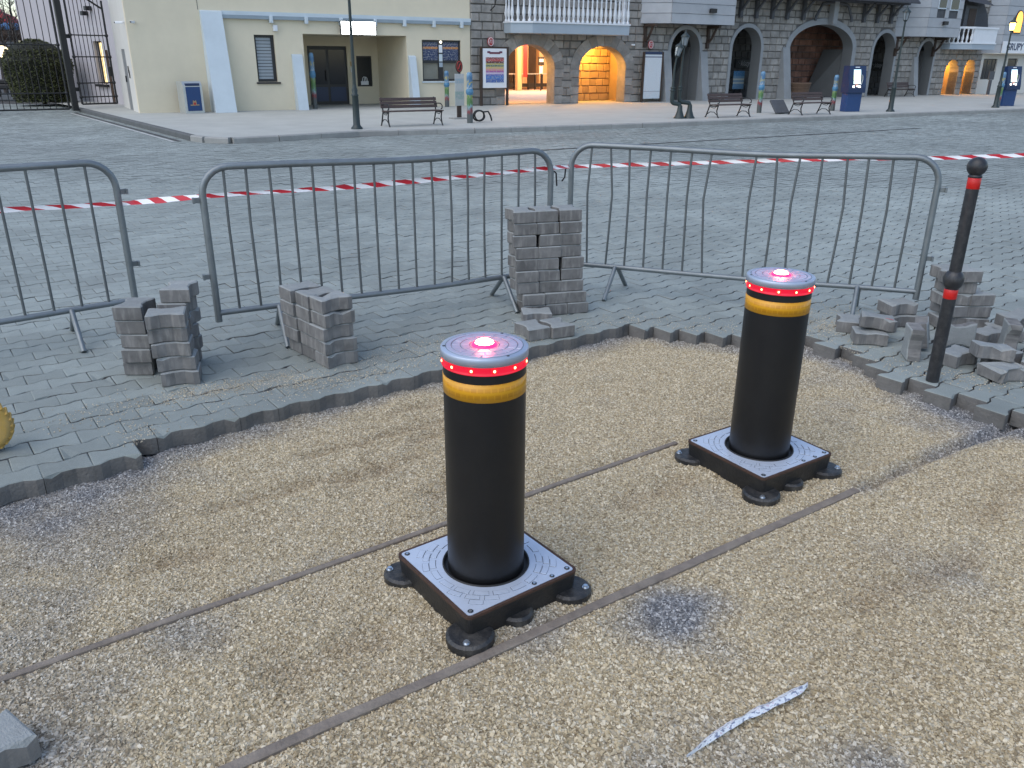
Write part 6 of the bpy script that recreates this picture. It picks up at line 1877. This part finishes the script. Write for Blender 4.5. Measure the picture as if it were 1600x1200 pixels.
def painted_post(pos, h, label, seed):
    r_ = empty('painted_post', pos, rng.uniform(0, 3)); tag(r_, label, 'post', 'colourful painted posts')
    m, nt, b, N, L = nodes_of('painted_post_mural'); b.inputs['Roughness'].default_value = .45
    tc = N.new('ShaderNodeTexCoord'); sp = N.new('ShaderNodeSeparateXYZ'); L.new(tc.outputs['Generated'], sp.inputs[0])
    no = N.new('ShaderNodeTexNoise'); no.inputs['Scale'].default_value = 5 + seed; no.inputs['Detail'].default_value = 2; L.new(tc.outputs['Generated'], no.inputs['Vector'])
    mu = N.new('ShaderNodeMath'); mu.operation = 'MULTIPLY_ADD'; mu.inputs[1].default_value = .30; L.new(no.outputs['Fac'], mu.inputs[0]); L.new(sp.outputs['Z'], mu.inputs[2])
    su = N.new('ShaderNodeMath'); su.operation = 'SUBTRACT'; su.inputs[1].default_value = .15; L.new(mu.outputs[0], su.inputs[0])
    cr = N.new('ShaderNodeValToRGB'); cr.color_ramp.interpolation = 'CONSTANT'; L.new(su.outputs[0], cr.inputs['Fac'])
    e = cr.color_ramp.elements; e[0].color = (.08, .09, .09, 1); e[1].position = .2; e[1].color = (0.214, 0.041, 0.047, 1)
    for p, c in ((.29, (0.207, 0.315, 0.342)), (.34, (0.08, 0.178, 0.059)), (.5, (0.197, 0.262, 0.089)), (.56, (0.07, 0.162, 0.286)), (.66, (0.376, 0.43, 0.462)), (.70, (0.082, 0.19, 0.319)), (.78, (0.395, 0.341, 0.114)), (.82, (0.061, 0.148, 0.266)), (.93, (0.13, 0.259, 0.389))):
        x = e.new(p); x.color = (*c, 1)
    L.new(cr.outputs['Color'], b.inputs['Base Color'])
    mb = MB(); mb.lathe([(.078, 0), (.078, h * .93), (.068, h * .98), (.04, h), (.001, h)], 16); mb.build('mural_shaft', m, r_)
    mb = MB(); mb.lathe([(.0785, h * .56), (.10, h * .60), (.10, h * .64), (.0785, h * .68)], 16); mb.build('painted_bulge', M['mural_blue'], r_)
painted_post((-1.16, 22.7, PZ), 1.26, 'colourful painted post beside the coiled black cable', 1)
painted_post((-2.37, 30.6, PZ), 1.2, 'colourful painted post in front of the ticket window', 2)
painted_post((8.05, 28.2, PZ), 1.27, 'colourful painted post right of the bench by the bent lamps', 3)
painted_post((11.0, 29.7, PZ), 1.16, 'colourful painted post left of the nearer blue kiosk', 4)
painted_post((18.75, 33.4, PZ), 1.25, 'colourful painted post behind the lit street lamp', 5)
painted_post(tuple(fp(5.95, -.35, 0)), 1.75, 'colourful painted post in the mouth of the recessed entrance', 6)
# sign stand with round sign
ss_ = empty('sign_stand', (-1.55, 24.4, PZ), FR); ss_.scale = (.88, .88, .88); tag(ss_, 'sign stand with patterned board and round dark red sign', 'sign')
mb = MB(); mb.box(-.28, .28, -.2, .2, 0, .04, .01); mb.build('foot_plate', M['kerb'], ss_)
mb = MB(); mb.box(-.07, .07, -.03, .03, .04, 1.2); mb.build('pole', M['brown_wood'], ss_)
mb = MB(); mb.box(-.16, .16, -.06, -.032, .40, 1.36, .005); mb.build('board', bands('patterned_board', [(0, (.35, .38, .36)), (.2, (.25, .33, .3)), (.45, (.42, .44, .42)), (.7, (.28, .36, .4)), (.85, (.45, .46, .46))], 'Z', 0, lines=.5, lscale=7), ss_)
mb = MB(); mb.prism([(.12 * math.cos(2 * PI * i / 20), 1.58 + .19 * math.sin(2 * PI * i / 20)) for i in range(20)], -.06, -.02, axis='y'); mb.build('round_sign', M['brown_wood'], ss_)
mb = MB(); mb.tube([(-.03, -.064, 1.50), (0, -.064, 1.6), (.04, -.064, 1.66)], .018, 6); mb.tube([(.085 * math.cos(2 * PI * i / 20), -.064, 1.58 + .145 * math.sin(2 * PI * i / 20)) for i in range(20)], .010, 6, closed=True); mb.build('emblem', M['red'], ss_)
# coiled cable
mb = MB(); pth = [(.16 * math.cos(a) * (1 + .1 * math.sin(a * 1.7)), .05 * math.sin(a * .5), .17 + .13 * math.sin(a)) for a in [2 * PI * i / 16 for i in range(33)]]
mb.tube(pth, .022, 6); mb.tube([(.13, 0, .26), (.28, 0, .27), (.36, .02, .16), (.40, .02, .03)], .022, 6)
tag(mb.build('cable_coil', M['black'], None, (-.93, 23.0, PZ), (0, 0, FR)), 'coil of black cable beside the nearest painted post', 'cable')
# litter bin
bn = empty('litter_bin', tuple(fp(1.55, .5, 0)), FR + R(14)); bn.scale = (.86, .86, .84); tag(bn, 'blue litter bin with steel frame and emblem at the cream wall', 'litter bin')
mb = MB(); mb.box(-.34, .34, -.26, .26, .0, .05); mb.prism([(-.26, .05), (.26, .05), (.26, 1.08), (-.16, 1.08), (-.26, .95)], -.34, .34, M=Matrix.Rotation(R(90), 4, 'Z'), axis='y'); mb.build('frame', M['steel'], bn)
mb = MB(); mb.box(-.26, .26, -.275, -.262, .08, .90, .004); mb.build('front_panel', M['blue'], bn)
mb = MB(); mb.box(-.26, .26, -.272, -.20, .93, 1.02, .01); mb.build('flap', M['navy'], bn)
mb = MB(); mb.prism([(.07 * math.cos(2 * PI * i / 16), .33 + .07 * math.sin(2 * PI * i / 16)) for i in range(16)], -.283, -.276, axis='y'); mb.prism([(-.07, .36), (.07, .36), (.05, .45), (0, .41), (-.05, .45)], -.284, -.276, axis='y'); mb.prism([(-.16, .265), (.16, .265), (.16, .30), (-.16, .30)], -.282, -.276, axis='y'); mb.build('emblem', M['stone_warm'], bn)
mb = MB(); mb.prism([(.045 * math.cos(2 * PI * i / 16), .33 + .045 * math.sin(2 * PI * i / 16)) for i in range(16)], -.290, -.2845, axis='y'); mb.build('emblem_centre', M['red'], bn)
# dark tilted floodlight on the ground
fl = empty('ground_floodlight', (8.55, 27.7, PZ), FR); tag(fl, 'black tilted floodlight panel lying on the promenade between two benches', 'floodlight')
mb = MB(); mb.box(-.30, .30, -.03, .03, -.25, .25, .01, Matrix.Translation((0, 0, .22)) @ Matrix.Rotation(R(-40), 4, 'X')); mb.build('panel', M['timber_grey'], fl)
mb = MB(); mb.box(.02, .26, -.02, .16, 0, .14, .02); mb.build('stand', M['black'], fl)
# wicker tub
tb = empty('wicker_tub', tuple(fp(29.95, .55, 0)), FR); tag(tb, 'brown wicker tub at the foot of the wide arch', 'tub')
mb = MB(); mb.lathe([(.36, 0), (.46, .62), (.50, .66), (.46, .70), (.42, .66), (.40, .55), (.001, .55)], 18); mb.build('body', M['basket'], tb)
for z in (.12, .30, .48):
    mb = MB(); mb.tube([((.37 + .16 * z) * math.cos(2 * PI * i / 18), (.37 + .16 * z) * math.sin(2 * PI * i / 18), z) for i in range(18)], .018, 5, closed=True); mb.build('band', M['basket'], tb)
# post box style stand by the far window
ps = empty('notice_stand', tuple(fp(45.2, .8, 0)), FR); tag(ps, 'grey notice stand left of the far dark window', 'sign')
mb = S(); mb.box(-.25, .25, -.03, .03, .8, 1.25, .01); mb.build('board', M['timber_grey'], ps); mb = S(); mb.box(-.12, .12, -.03, .03, 0, .79); mb.build('stand', M['timber_grey'], ps)
